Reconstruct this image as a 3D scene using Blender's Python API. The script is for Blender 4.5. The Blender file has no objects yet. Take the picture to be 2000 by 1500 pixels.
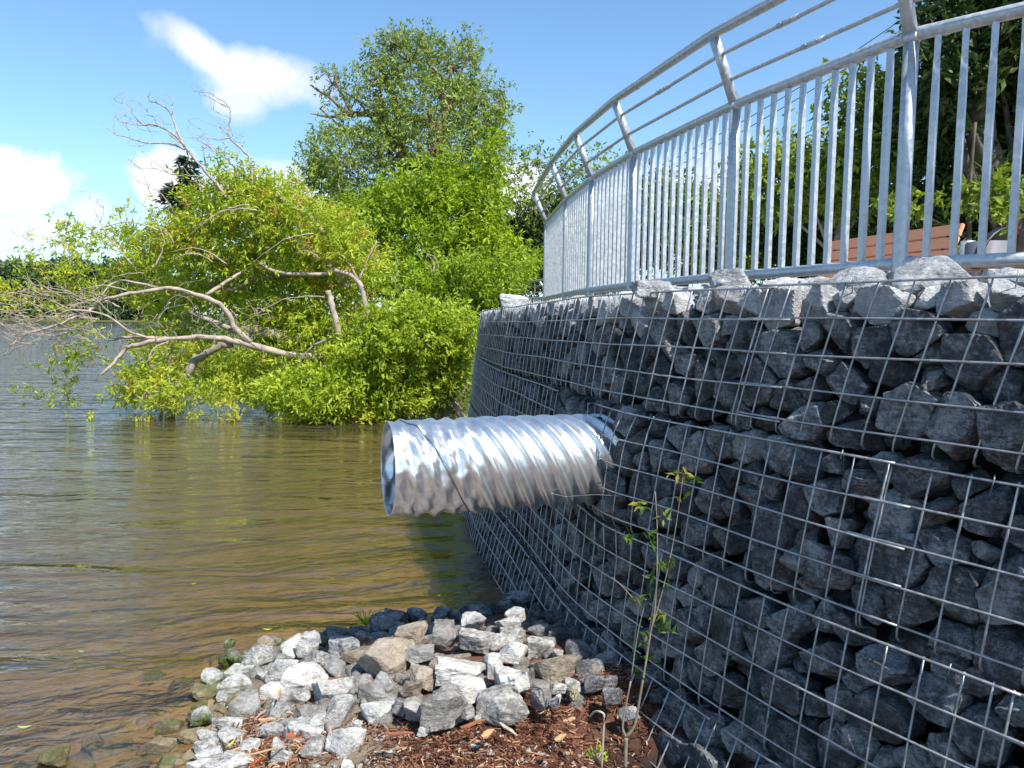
import bpy, bmesh, math, random
import numpy as np
from mathutils import Vector, Euler

random.seed(7)
RNG = np.random.default_rng(11)
S = bpy.context.scene
COL = S.collection

# ------------------------------------------------------------------ camera, sky, sun, exposure
EYE = 1.55
FPX, PITCH, ROLL = 1510.0, math.radians(4.81), math.radians(0.7)
cam = bpy.data.objects.new('camera', bpy.data.cameras.new('camera'))
COL.objects.link(cam)
cam.location = (0, 0, EYE)
cam.rotation_mode = 'QUATERNION'
cam.rotation_quaternion = Euler((math.pi/2 - PITCH, 0, 0)).to_quaternion() @ Euler((0, 0, ROLL)).to_quaternion()
cam.data.sensor_width = 36
cam.data.lens = FPX/2000*36
cam.data.clip_start = 0.05
cam.data.clip_end = 5000
S.camera = cam

SUN_EL = math.radians(52)
SUN_H = Vector((0.615, -0.789, 0)).normalized()
SUN_AZ = math.atan2(SUN_H.x, SUN_H.y)
sun = bpy.data.objects.new('sun', bpy.data.lights.new('sun', 'SUN'))
COL.objects.link(sun)
sdir = Vector((SUN_H.x*math.cos(SUN_EL), SUN_H.y*math.cos(SUN_EL), math.sin(SUN_EL)))
sun.rotation_mode = 'QUATERNION'
sun.rotation_quaternion = sdir.to_track_quat('Z', 'Y')
sun.data.energy = 5.0
sun.data.angle = math.radians(0.53)
sun.data.color = (1.0, 0.955, 0.88)
S.view_settings.view_transform = 'Standard'
S.view_settings.look = 'None'
S.view_settings.gamma = 1
S.view_settings.exposure = 0.55
S.cycles.max_bounces = 8
S.cycles.transparent_max_bounces = 12
S.cycles.caustics_reflective = False
S.cycles.caustics_refractive = False


def ray(px, py):
    """direction (with Y = 1) through a pixel of the 2000x1500 photograph"""
    x = (px-1000)/FPX; y = -(py-750)/FPX
    c, s = math.cos(ROLL), math.sin(ROLL)
    x, y = x*c-y*s, x*s+y*c
    a = math.pi/2-PITCH
    Y = y*math.cos(a)+math.sin(a); Z = y*math.sin(a)-math.cos(a)
    return np.array([x/Y, 1.0, Z/Y])


def W(px, py, Y):
    r = ray(px, py)*Y
    return np.array([r[0], r[1], r[2]+EYE])


def atz(px, py, z):
    r = ray(px, py)
    return W(px, py, (z-EYE)/r[2])


# ------------------------------------------------------------------ node helpers
class NT:
    def __init__(self, tree):
        self.t = tree; self.n = tree.nodes; self.l = tree.links; self.n.clear()

    def add(self, typ, **kw):
        nd = self.n.new(typ)
        for k, v in kw.items():
            if k.startswith('i_'):
                key = k[2:]
                key = int(key) if key.isdigit() else key.replace('_', ' ')
                self.put(nd.inputs[key], v)
            else:
                setattr(nd, k, v)
        return nd

    def put(self, sock, v):
        if isinstance(v, bpy.types.NodeSocket): self.l.new(v, sock)
        elif isinstance(v, bpy.types.Node): self.l.new(v.outputs[0], sock)
        else:
            if hasattr(sock, 'default_value'):
                if isinstance(v, (tuple, list)) and len(v) == 3 and len(sock.default_value) == 4: v = (*v, 1)
                sock.default_value = v

    def math(self, op, a, b=0.0, c=0.0, clamp=False):
        nd = self.n.new('ShaderNodeMath'); nd.operation = op; nd.use_clamp = clamp
        self.put(nd.inputs[0], a); self.put(nd.inputs[1], b); self.put(nd.inputs[2], c)
        return nd.outputs[0]

    def mix(self, f, a, b, mode='MIX'):
        nd = self.n.new('ShaderNodeMix'); nd.data_type = 'RGBA'; nd.blend_type = mode
        self.put(nd.inputs[0], f); self.put(nd.inputs[6], a); self.put(nd.inputs[7], b)
        return nd.outputs[2]

    def ramp(self, f, stops, interp='LINEAR'):
        nd = self.n.new('ShaderNodeValToRGB'); cr = nd.color_ramp; cr.interpolation = interp
        while len(cr.elements) < len(stops): cr.elements.new(0.5)
        for e, (p, c) in zip(cr.elements, stops):
            e.position = p
            e.color = (c, c, c, 1) if isinstance(c, (int, float)) else (*c, 1)
        self.put(nd.inputs[0], f)
        return nd.outputs[0]

    def noise(self, vec, scale, detail=4, rough=0.55, dist=0.0, out=0):
        nd = self.n.new('ShaderNodeTexNoise')
        if vec is not None: self.put(nd.inputs['Vector'], vec)
        nd.inputs['Scale'].default_value = scale; nd.inputs['Detail'].default_value = detail
        nd.inputs['Roughness'].default_value = rough; nd.inputs['Distortion'].default_value = dist
        return nd.outputs[out]

    def bump(self, h, strength=0.3, dist=0.01, normal=None):
        nd = self.n.new('ShaderNodeBump'); nd.inputs['Strength'].default_value = strength
        nd.inputs['Distance'].default_value = dist; self.put(nd.inputs['Height'], h)
        if normal is not None: self.put(nd.inputs['Normal'], normal)
        return nd.outputs[0]


def new_mat(name):
    m = bpy.data.materials.new(name); m.use_nodes = True
    return m, NT(m.node_tree)


def finish(t, shader):
    o = t.n.new('ShaderNodeOutputMaterial'); t.put(o.inputs['Surface'], shader)


def principled(t, **kw):
    p = t.n.new('ShaderNodeBsdfPrincipled')
    for k, v in kw.items(): t.put(p.inputs[k.replace('_', ' ')], v)
    return p


# ------------------------------------------------------------------ world: sky with clouds
world = bpy.data.worlds.new('World'); S.world = world; world.use_nodes = True
t = NT(world.node_tree)
sky = t.add('ShaderNodeTexSky', sky_type='NISHITA', sun_disc=False, sun_elevation=SUN_EL, sun_rotation=SUN_AZ,
            air_density=1.0, dust_density=0.6, ozone_density=1.6, altitude=100)
geo = t.add('ShaderNodeTexCoord')
sep = t.add('ShaderNodeSeparateXYZ', i_0=geo.outputs['Generated'])
yy = t.math('MAXIMUM', sep.outputs['Y'], 0.05)
U = t.math('DIVIDE', sep.outputs['X'], yy); V = t.math('DIVIDE', sep.outputs['Z'], yy)
cn = t.add('ShaderNodeCombineXYZ', i_0=U, i_1=V)
n1 = t.noise(cn, 7.0, 8, 0.6, 0.3); n2 = t.noise(cn, 24.0, 6, 0.6)
nn = t.math('ADD', t.math('MULTIPLY', t.math('SUBTRACT', n1, 0.5), 1.5), t.math('MULTIPLY', t.math('SUBTRACT', n2, 0.5), 0.5))


def cloud(px, py, a, b, rot, soft, gain):
    r = ray(px, py)
    du = t.math('SUBTRACT', U, float(r[0])); dv = t.math('SUBTRACT', V, float(r[2]))
    c, s = math.cos(rot), math.sin(rot)
    p = t.math('ADD', t.math('MULTIPLY', du, c/(a/FPX)), t.math('MULTIPLY', dv, s/(a/FPX)))
    q = t.math('ADD', t.math('MULTIPLY', du, -s/(b/FPX)), t.math('MULTIPLY', dv, c/(b/FPX)))
    d = t.math('SQRT', t.math('ADD', t.math('MULTIPLY', p, p), t.math('MULTIPLY', q, q)))
    v = t.math('ADD', t.math('SUBTRACT', 1.0, d), nn)
    v = t.math('DIVIDE', v, soft, clamp=True)
    return t.math('MULTIPLY', t.math('SMOOTH_MIN', v, 1.0, 0.1) if False else v, gain)


CL = [(400, 105, 150, 42, -0.60, .7, .95), (520, 150, 150, 60, -0.15, .6, 1), (470, 190, 70, 45, 0, .7, .8),
      (20, 350, 150, 72, 0, .25, 1), (60, 450, 260, 60, 0, .9, .7), (330, 350, 80, 60, 0, .3, 1),
      (480, 385, 210, 75, 0, .5, 1), (990, 390, 130, 75, 0, .35, 1), (1380, 420, 260, 120, 0, .5, 1),
      (170, 410, 60, 40, 0, .7, .7), (340, 70, 60, 30, 0.2, 1.2, .3), (1700, 480, 260, 90, 0, .6, .9),
      (-600, 300, 300, 90, 0, .5, 1), (-900, 60, 300, 80, .2, .7, 1), (2600, 300, 300, 90, 0, .5, 1)]
dens = None
for c_ in CL:
    v = cloud(*c_)
    dens = v if dens is None else t.math('MAXIMUM', dens, v)
dens = t.math('MULTIPLY', dens, t.math('GREATER_THAN', sep.outputs['Y'], 0.06))
# a low pale band near the horizon
hz = t.math('POWER', t.math('SUBTRACT', 1.0, t.math('MULTIPLY', t.math('ABSOLUTE', sep.outputs['Z']), 2.4), clamp=True), 3.0)
skyc = t.mix(1.0, sky.outputs[0], (1.02, 1.28, 1.40), 'MULTIPLY')
skyc = t.mix(t.math('MULTIPLY', hz, 0.34), skyc, (4.4, 5.7, 7.2))
shade = t.ramp(t.noise(cn, 11.0, 6, 0.6), [(0.3, (5.6, 5.9, 6.6)), (0.62, (7.6, 7.7, 7.9))])
skyc = t.mix(dens, skyc, shade)
lpb = t.add('ShaderNodeBackground', i_0=skyc, i_1=0.11)
wo = t.n.new('ShaderNodeOutputWorld'); t.l.new(lpb.outputs[0], wo.inputs[0])


# ------------------------------------------------------------------ mesh helpers
class MB:
    def __init__(self):
        self.v = []; self.q = []; self.t = []; self.n = 0; self.aq = []; self.at = []

    def add(self, v, quads=None, tris=None, tint=None):
        v = np.asarray(v, float)
        if quads is not None and len(quads):
            quads = np.asarray(quads, int); self.q.append(quads+self.n)
            self.aq.append(np.zeros(len(quads)) if tint is None else np.broadcast_to(tint, len(quads)))
        if tris is not None and len(tris):
            tris = np.asarray(tris, int); self.t.append(tris+self.n)
            self.at.append(np.zeros(len(tris)) if tint is None else np.broadcast_to(tint, len(tris)))
        self.v.append(v); self.n += len(v)

    def tube(self, pts, rad, sides=6, cap=True, tint=None):
        P = np.asarray(pts, float); n = len(P)
        R = np.broadcast_to(np.asarray(rad, float), n)
        T = np.gradient(P, axis=0); T /= np.linalg.norm(T, axis=1)[:, None]+1e-12
        up = np.array([0, 0, 1.0]) if abs(T[:, 2]).mean() < 0.8 else np.array([1.0, 0, 0])
        A = np.cross(T, up); A /= np.linalg.norm(A, axis=1)[:, None]+1e-12
        B = np.cross(T, A)
        th = np.arange(sides)/sides*2*math.pi+math.pi/4
        V = P[:, None, :]+R[:, None, None]*(np.cos(th)[None, :, None]*A[:, None, :]+np.sin(th)[None, :, None]*B[:, None, :])
        i = np.arange(n-1)[:, None]*sides; j = np.arange(sides)[None, :]; k = (j+1) % sides
        Q = np.stack([i+j, i+k, i+sides+k, i+sides+j], -1).reshape(-1, 4)
        V = V.reshape(-1, 3); T3 = None
        if cap:
            V = np.vstack([V, P[0], P[-1]]); a = n*sides
            jj = np.arange(sides); kk = (jj+1) % sides
            T3 = np.vstack([np.stack([kk, jj, np.full(sides, a)], 1),
                            np.stack([jj+(n-1)*sides, kk+(n-1)*sides, np.full(sides, a+1)], 1)])
        self.add(V, Q, T3, tint)

    def box(self, c, ax, hs, bevel=0.0, tint=None):
        """oriented box with chamfered edges: centre, 3 axes, half sizes"""
        bm = bmesh.new(); bmesh.ops.create_cube(bm, size=2)
        for v in bm.verts: v.co = Vector((v.co.x*hs[0], v.co.y*hs[1], v.co.z*hs[2]))
        if bevel: bmesh.ops.bevel(bm, geom=bm.edges[:], offset=bevel, segments=2, affect='EDGES')
        bm.verts.index_update()
        V = np.array([v.co[:] for v in bm.verts]); ax = np.asarray(ax, float)
        V = np.asarray(c)+V @ ax
        q = [[v.index for v in f.verts] for f in bm.faces if len(f.verts) == 4]
        tr = [[v.index for v in f.verts] for f in bm.faces if len(f.verts) == 3]
        bm.free(); self.add(V, q, tr, tint)

    def build(self, name, mat, parent=None, smooth=True, origin=None, attr=False):
        V = np.vstack(self.v)
        if origin is not None: V = V-np.asarray(origin)
        Q = np.vstack(self.q) if self.q else np.zeros((0, 4), int)
        T = np.vstack(self.t) if self.t else np.zeros((0, 3), int)
        me = bpy.data.meshes.new(name)
        me.vertices.add(len(V)); me.vertices.foreach_set('co', V.astype(np.float32).ravel())
        L = np.concatenate([Q.ravel(), T.ravel()]); me.loops.add(len(L))
        me.loops.foreach_set('vertex_index', L.astype(np.int32))
        nf = len(Q)+len(T); me.polygons.add(nf)
        st = np.concatenate([np.arange(len(Q))*4, len(Q)*4+np.arange(len(T))*3])
        me.polygons.foreach_set('loop_start', st.astype(np.int32))
        me.polygons.foreach_set('use_smooth', np.full(nf, smooth))
        if attr:
            a = me.attributes.new('tint', 'FLOAT', 'FACE')
            vals = np.concatenate([np.concatenate(self.aq) if self.aq else np.zeros(0), np.concatenate(self.at) if self.at else np.zeros(0)])
            a.data.foreach_set('value', vals.astype(np.float32))
        me.update(calc_edges=True); me.validate()
        me.materials.append(mat)
        o = bpy.data.objects.new(name, me); COL.objects.link(o)
        if origin is not None and parent is None: o.location = tuple(origin)
        if parent is not None:
            o.parent = parent
            o.location = -Vector(parent.location) if origin is None else Vector(tuple(origin))-parent.location
        return o


def tag(o, label=None, cat=None, group=None, kind=None):
    if label: o['label'] = label
    if cat: o['category'] = cat
    if group: o['group'] = group
    if kind: o['kind'] = kind
    return o


def thing(name, loc, label, cat, group=None):
    o = bpy.data.objects.new(name, None); COL.objects.link(o); o.location = tuple(loc)
    o.empty_display_size = 0.1
    return tag(o, label, cat, group)


def hash3(i, j, k, seed):
    h = (i*374761393+j*668265263+k*2147483647+seed*974634777) & 0xFFFFFFFF
    h = ((h ^ (h >> 13))*1274126177) & 0xFFFFFFFF
    return ((h ^ (h >> 16)) & 0xFFFF)/32767.5-1


def vnoise(P, scale=1.0, seed=0, octaves=3):
    P = np.asarray(P, float)*scale; out = np.zeros(len(P)); amp = 1
    for o in range(octaves):
        I = np.floor(P).astype(np.int64); F = P-I; F = F*F*(3-2*F)
        r = 0
        for a in (0, 1):
            for b in (0, 1):
                for c in (0, 1):
                    w = (F[:, 0] if a else 1-F[:, 0])*(F[:, 1] if b else 1-F[:, 1])*(F[:, 2] if c else 1-F[:, 2])
                    r = r+w*hash3(I[:, 0]+a, I[:, 1]+b, I[:, 2]+c, seed+o)
        out += amp*r; amp *= 0.5; P = P*2.03+17.3
    return out


def ico(sub):
    bm = bmesh.new(); bmesh.ops.create_icosphere(bm, subdivisions=sub, radius=1)
    V = np.array([v.co[:] for v in bm.verts]); F = np.array([[v.index for v in f.verts] for f in bm.faces]); bm.free()
    return V/np.linalg.norm(V, axis=1)[:, None], F


ICO = {k: ico(k) for k in (2, 3, 4, 5)}


def unit(v):
    v = np.asarray(v, float); return v/(np.linalg.norm(v)+1e-12)


def rock_verts(N, H, sub=4, p=18, rough=0.05, seed=0):
    """convex chipped stone: radius from soft intersection of half spaces (N unit rows, H distances)"""
    D, F = ICO[sub]
    A = np.maximum(D @ N.T, 0)/H[None, :]
    r = (A**p).sum(1)**(-1.0/p)
    V = D*r[:, None]
    m = r.mean()
    # chipped facets and pitted skin
    n = vnoise(V/m*1.3+seed*3.1, 1.0, seed, 3)*rough*1.5-np.abs(vnoise(V/m*2.6+seed, 1.0, seed+5, 3))*rough*1.1
    return V*(1+n-rough*0.4)[:, None], F


def free_planes(rad, k=13, flat=0.75):
    """random chipping planes of an ellipsoid with radii rad"""
    rad = np.asarray(rad, float)
    N = RNG.normal(size=(k, 3)); N /= np.linalg.norm(N, axis=1)[:, None]
    H = np.linalg.norm(N*rad, axis=1)*RNG.uniform(flat, 1.02, k)
    E = np.vstack([np.eye(3), -np.eye(3)])
    N = np.vstack([N, E]); H = np.concatenate([H, np.tile(rad, 2)])
    return N, H


def rotz_rand(V, tilt=0.35):
    e = Euler((random.uniform(-tilt, tilt), random.uniform(-tilt, tilt), random.uniform(0, 6.28))).to_matrix()
    return V @ np.array(e).T


# ------------------------------------------------------------------ materials
def rock_material(name, base=(0.30, 0.30, 0.31), dark=(0.16, 0.165, 0.175), pale=(0.52, 0.51, 0.49), vein=0.5, warm=None, moss=False, scale=1.0):
    m, t = new_mat(name)
    tc = t.add('ShaderNodeTexCoord'); oi = t.add('ShaderNodeObjectInfo')
    off = t.math('MULTIPLY', oi.outputs['Random'], 37.0)
    vec = t.add('ShaderNodeVectorMath', operation='ADD', i_0=tc.outputs['Object'])
    cv = t.add('ShaderNodeCombineXYZ', i_0=off, i_1=off, i_2=off); t.l.new(cv.outputs[0], vec.inputs[1])
    v = vec.outputs[0]
    n = t.noise(v, 12*scale, 9, 0.70); n_f = t.noise(v, 75*scale, 6, 0.72)
    mp = t.add('ShaderNodeMapping'); mp.inputs['Rotation'].default_value = (0.5, 0.4, 0.3); mp.inputs['Scale'].default_value = (1, 1, 5); t.l.new(v, mp.inputs[0])
    st = t.noise(mp.outputs[0], 22*scale, 7, 0.72, 0.8)
    rnd = t.math('MULTIPLY', t.math('SUBTRACT', oi.outputs['Random'], 0.5), 0.22)
    f = t.math('ADD', t.math('ADD', n, rnd), t.math('MULTIPLY', t.math('SUBTRACT', n_f, 0.5), 0.75))
    c = t.ramp(t.math('ADD', f, t.math('MULTIPLY', t.math('SUBTRACT', st, 0.5), 0.55)), [(0.30, dark), (0.5, base), (0.72, pale)])
    # thin calcite veins and scratches
    w = t.noise(v, 14*scale, 3, 0.6, 1.4)
    vn = t.math('SUBTRACT', 1.0, t.math('MULTIPLY', t.math('ABSOLUTE', t.math('SUBTRACT', w, 0.5)), 42.0), clamp=True)
    w2 = t.noise(v, 31*scale, 3, 0.6, 2.2)
    vn2 = t.math('SUBTRACT', 1.0, t.math('MULTIPLY', t.math('ABSOLUTE', t.math('SUBTRACT', w2, 0.47)), 26.0), clamp=True)
    gate = t.ramp(t.noise(v, 6*scale, 2), [(0.45, 0.0), (0.6, 1.0)])
    vv = t.math('MULTIPLY', t.math('MAXIMUM', vn, t.math('MULTIPLY', vn2, 0.7)), gate)
    c = t.mix(t.math('MULTIPLY', vv, vein), c, pale)
    if warm:
        wf = t.ramp(t.noise(v, 5*scale, 4, 0.6), [(0.42, 0.0), (0.62, 1.0)])
        c = t.mix(t.math('MULTIPLY', wf, 0.8), c, warm)
    if moss:
        g = t.add('ShaderNodeNewGeometry'); sp = t.add('ShaderNodeSeparateXYZ', i_0=g.outputs['Position'])
        mf = t.math('ADD', t.math('MULTIPLY', t.math('SUBTRACT', 0.085, sp.outputs['Z']), 16.0),
                    t.math('MULTIPLY', t.math('SUBTRACT', t.noise(g.outputs['Position'], 16, 4, 0.7), 0.5), 3.5))
        mf = t.math('MULTIPLY', mf, 1.0, clamp=True)
        mc = t.ramp(t.noise(v, 70, 4), [(0.35, (0.02, 0.045, 0.006)), (0.65, (0.13, 0.16, 0.02))])
        c = t.mix(mf, c, mc)
    h = t.math('ADD', t.math('ADD', t.math('MULTIPLY', t.noise(v, 24*scale, 8, 0.70), 1.0), t.math('MULTIPLY', n_f, 0.35)), t.math('MULTIPLY', st, 0.8))
    b = t.bump(h, 1.0, 0.014/scale)
    p = principled(t, Base_Color=c, Roughness=0.78, Normal=b)
    p.inputs['Specular IOR Level'].default_value = 0.35
    finish(t, p)
    return m


def metal_material(name, col=(0.55, 0.57, 0.60), metallic=0.75, rough=0.42, spangle=30.0, var=0.35, scale_bump=0.15):
    m, t = new_mat(name)
    tc = t.add('ShaderNodeTexCoord'); v = tc.outputs['Object']
    vo = t.add('ShaderNodeTexVoronoi', i_Scale=spangle); t.l.new(v, vo.inputs['Vector'])
    sp = t.add('ShaderNodeSeparateColor'); t.l.new(vo.outputs['Color'], sp.inputs[0])
    n = t.noise(v, spangle*0.6, 5, 0.65)
    f = t.math('ADD', t.math('MULTIPLY', sp.outputs[0], 0.5), t.math('MULTIPLY', n, 0.5))
    d = tuple(x*(1-var) for x in col); u = tuple(min(1, x*(1+var*0.5)) for x in col)
    c = t.ramp(f, [(0.25, d), (0.75, u)])
    r = t.ramp(f, [(0.2, rough*0.8), (0.8, min(1, rough*1.35))])
    p = principled(t, Base_Color=c, Metallic=metallic, Roughness=r, Normal=t.bump(t.noise(v, 140, 4), scale_bump, 0.002))
    finish(t, p); return m


def leaf_material(name, stops, trans=0.4, rough=0.5, sat=1.0):
    """stops: colours over the per-leaf value 0..1"""
    m, t = new_mat(name)
    a = t.add('ShaderNodeAttribute', attribute_name='tint')
    g = t.add('ShaderNodeNewGeometry')
    f = t.math('ADD', a.outputs['Fac'], t.math('MULTIPLY', t.math('SUBTRACT', t.noise(g.outputs['Position'], 1.1, 3), 0.5), 0.45), clamp=True)
    c = t.ramp(f, stops)
    p = principled(t, Base_Color=c, Roughness=rough)
    p.inputs['Specular IOR Level'].default_value = 0.3
    tcol = t.mix(1.0, c, (1.35, 1.25, 0.5), 'MULTIPLY')
    tr = t.add('ShaderNodeBsdfTranslucent', i_0=tcol)
    mx = t.add('ShaderNodeMixShader', i_0=trans); t.l.new(p.outputs[0], mx.inputs[1]); t.l.new(tr.outputs[0], mx.inputs[2])
    finish(t, mx.outputs[0]); return m


def plain(name, col, rough=0.7, var=0.25, scale=20.0, metallic=0.0, bump=0.2, stretch=None, coord='Object'):
    m, t = new_mat(name)
    tc = t.add('ShaderNodeTexCoord'); v = tc.outputs[coord]
    if stretch:
        mp = t.add('ShaderNodeMapping'); mp.inputs['Scale'].default_value = stretch; t.l.new(v, mp.inputs[0]); v = mp.outputs[0]
    n = t.noise(v, scale, 6, 0.62)
    c = t.ramp(n, [(0.3, tuple(x*(1-var) for x in col)), (0.7, tuple(min(1, x*(1+var)) for x in col))])
    p = principled(t, Base_Color=c, Roughness=rough, Metallic=metallic, Normal=t.bump(n, bump, 0.01))
    finish(t, p); return m


M_rock_shade = rock_material('gabion_rock', base=(0.118, 0.116, 0.120), dark=(0.042, 0.042, 0.046), pale=(0.42, 0.42, 0.42), vein=0.85)  # same stone as the crest, darkened: the face's shade is in the colour
M_rock_lit = rock_material('crest_rock', base=(0.44, 0.44, 0.44), dark=(0.24, 0.245, 0.255), pale=(0.66, 0.66, 0.65), vein=0.5)  # lit copy of the wall stone: sunlight put into the pale colour
M_rock_white = rock_material('pale_shore_rock', base=(0.49, 0.475, 0.445), dark=(0.19, 0.18, 0.165), pale=(0.72, 0.70, 0.66), moss=True)
M_rock_gray = rock_material('grey_shore_rock', base=(0.30, 0.285, 0.265), dark=(0.16, 0.15, 0.135), pale=(0.47, 0.46, 0.43), moss=True)
M_rock_tan = rock_material('brown_shore_rock', base=(0.30, 0.245, 0.185), dark=(0.15, 0.12, 0.085), pale=(0.46, 0.39, 0.31), moss=True)
M_rock_moss = rock_material('mossy_rock', base=(0.24, 0.19, 0.11), dark=(0.12, 0.09, 0.045), pale=(0.36, 0.29, 0.18), warm=(0.07, 0.10, 0.015), vein=0.1)
M_wire = metal_material('galvanised_wire', (0.40, 0.41, 0.425), 0.6, 0.45, 60, 0.25, 0.05)
M_rail = metal_material('galvanised_rail', (0.50, 0.525, 0.55), 0.45, 0.40, 45, 0.18, 0.05)
M_orange = plain('composite_slat', (0.72, 0.33, 0.165), 0.55, 0.12, 30, bump=0.1, stretch=(1, 1, 6))
M_black = plain('black_iron', (0.02, 0.022, 0.025), 0.4, 0.2)
M_concrete = plain('concrete', (0.45, 0.45, 0.44), 0.85, 0.15, 12)
M_bark = plain('grey_bark', (0.27, 0.225, 0.18), 0.9, 0.5, 7, bump=0.9, stretch=(1.0, 1.0, 1.0))
M_dead = plain('bare_wood', (0.37, 0.30, 0.24), 0.85, 0.42, 9, bump=0.8)
M_dark_bark = plain('dark_bark', (0.10, 0.078, 0.06), 0.9, 0.4, 8, bump=0.8)
M_red_bark = plain('reddish_bark', (0.24, 0.15, 0.10), 0.9, 0.45, 5, bump=0.8)
M_twig = plain('pale_stem', (0.42, 0.35, 0.25), 0.7, 0.25, 30)

G = lambda *s: list(s)
M_leaf_lime = leaf_material('lime_leaves', G((0.0, (0.13, 0.20, 0.02)), (0.35, (0.32, 0.43, 0.035)), (0.75, (0.52, 0.60, 0.07)), (0.97, (0.60, 0.56, 0.08)), (1.0, (0.60, 0.38, 0.12))), 0.45)
M_leaf_green = leaf_material('bright_green_leaves', G((0.0, (0.08, 0.13, 0.012)), (0.5, (0.26, 0.38, 0.025)), (1.0, (0.50, 0.60, 0.04))), 0.42)
M_leaf_willow = leaf_material('willow_leaves', G((0.0, (0.09, 0.13, 0.025)), (0.5, (0.20, 0.28, 0.055)), (1.0, (0.38, 0.46, 0.12))), 0.30)
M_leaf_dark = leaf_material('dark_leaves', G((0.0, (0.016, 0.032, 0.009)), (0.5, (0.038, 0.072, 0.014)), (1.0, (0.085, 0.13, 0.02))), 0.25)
M_leaf_mid = leaf_material('mid_green_leaves', G((0.0, (0.05, 0.09, 0.012)), (0.5, (0.14, 0.21, 0.025)), (1.0, (0.30, 0.38, 0.04))), 0.35)
M_leaf_conifer = leaf_material('conifer_needles', G((0.0, (0.014, 0.030, 0.014)), (1.0, (0.045, 0.075, 0.035))), 0.1)
M_leaf_far = leaf_material('far_leaves', G((0.0, (0.040, 0.078, 0.030)), (1.0, (0.11, 0.17, 0.06))), 0.2)
M_leaf_purple = leaf_material('purple_leaves', G((0.0, (0.035, 0.012, 0.018)), (1.0, (0.10, 0.03, 0.04))), 0.2)

# ------------------------------------------------------------------ ground, lakebed, terrace, water
SHORE = [(-1.25, -60), (-1.15, 0), (-1.02, 2.35), (-1.16, 2.9), (-1.22, 3.15), (-1.05, 3.42), (-.80, 3.62), (-.45, 3.82), (-.06, 4.05), (.15, 4.3),
         (.25, 5), (.15, 7), (.3, 8.6), (-.35, 11.4), (-.9, 12.6), (-2.2, 12.4), (-3.8, 13.0), (-6.5, 16), (-17.5, 35), (-27, 55), (-46, 100), (-75, 165),
         (-400, 190), (-3000, 260), (-3000, 4000), (4000, 4000), (4000, -60)]
SH = np.array(SHORE, float)


PATH_FOOT = np.array([(1.9, .3), (1.05, 1.3), (.62, 2.0), (.36, 2.5), (.2, 2.9)])


def inside(P, poly):
    x, y = P[:, 0], P[:, 1]; c = np.zeros(len(P), bool); n = len(poly)
    for i in range(n):
        x1, y1 = poly[i]; x2, y2 = poly[(i+1) % n]
        k = ((y1 > y) != (y2 > y)) & (x < (x2-x1)*(y-y1)/((y2-y1) if y2 != y1 else 1e-9)+x1)
        c ^= k
    return c


def seg_dist(P, poly, closed=True):
    best = np.full(len(P), 1e9); n = len(poly)
    for i in range(n if closed else n-1):
        a = poly[i]; b = poly[(i+1) % n]; ab = b-a
        tt = np.clip(((P-a) @ ab)/(ab @ ab), 0, 1)
        best = np.minimum(best, np.linalg.norm(P-(a+tt[:, None]*ab), axis=1))
    return best


def signed_shore(P):
    d = seg_dist(P, SH); return np.where(inside(P, SH), d, -d)


def ground_z(P):
    P = np.atleast_2d(np.asarray(P, float))[:, :2]
    s = signed_shore(P)
    near = np.exp(-((P[:, 0]+.3)**2+(P[:, 1]-2.6)**2)/6.0)
    land = 0.30*(1-np.exp(-np.maximum(s, 0)*1.3)) + np.clip((s-6)*0.05, 0, 1.1)
    bed = -0.75*(1-np.exp(np.minimum(s, 0)*0.24))
    z = np.where(s > 0, land, bed)
    foot = seg_dist(P, PATH_FOOT, False)
    z = z-.34*np.clip(1-foot/.42, 0, 1)**.8*np.clip((2.75-P[:, 1])*1.6, 0, 1)*(s > 0)*np.clip(P[:, 1]+1, 0, 1)
    P3 = np.column_stack([P, np.zeros(len(P))])
    far = np.clip(np.linalg.norm(P, axis=1)/30, 0, 1)
    z = z+vnoise(P3, 2.2, 3, 3)*0.02+vnoise(P3, 0.08, 9, 2)*0.4*far*(s > 3)
    return z


def sinh_axis(n, c, k, far):
    u = np.linspace(-1, 1, n); s = np.sinh(k*u)/math.sinh(k)
    return c+s*far


xs = sinh_axis(270, -0.4, 8.6, 2600); ys = sinh_axis(290, 3.0, 8.6, 3400)
X, Yg = np.meshgrid(xs, ys, indexing='ij')
P2 = np.column_stack([X.ravel(), Yg.ravel()])
Z = ground_z(P2)
mb = MB(); nx, ny = len(xs), len(ys)
i, j = np.meshgrid(np.arange(nx-1), np.arange(ny-1), indexing='ij')
Q = np.stack([i*ny+j, (i+1)*ny+j, (i+1)*ny+j+1, i*ny+j+1], -1).reshape(-1, 4)
mb.add(np.column_stack([P2, Z]), Q)

m, t = new_mat('ground_soil')
g = t.add('ShaderNodeNewGeometry'); pos = g.outputs['Position']; sp = t.add('ShaderNodeSeparateXYZ', i_0=pos)
soil = t.ramp(t.noise(pos, 9, 7, 0.65), [(0.3, (0.17, 0.115, 0.075)), (0.7, (0.33, 0.25, 0.175))])
mul = t.ramp(t.noise(pos, 38, 6, 0.7, 0.6), [(0.3, (0.055, 0.020, 0.012)), (0.5, (0.155, 0.060, 0.034)), (0.72, (0.33, 0.165, 0.095))])
gx = t.math('MULTIPLY', t.math('ADD', sp.outputs['X'], 0.40), 6.0); px_ = sp.outputs['X']
gx = t.math('ADD', gx, t.math('MULTIPLY', t.math('SUBTRACT', t.noise(pos, 4, 3), 0.5), 2.5), clamp=True)
c = t.mix(gx, soil, mul)
bed = t.ramp(t.noise(pos, 5, 7, 0.7), [(0.3, (0.26, 0.175, 0.075)), (0.7, (0.55, 0.39, 0.18))])
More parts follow.
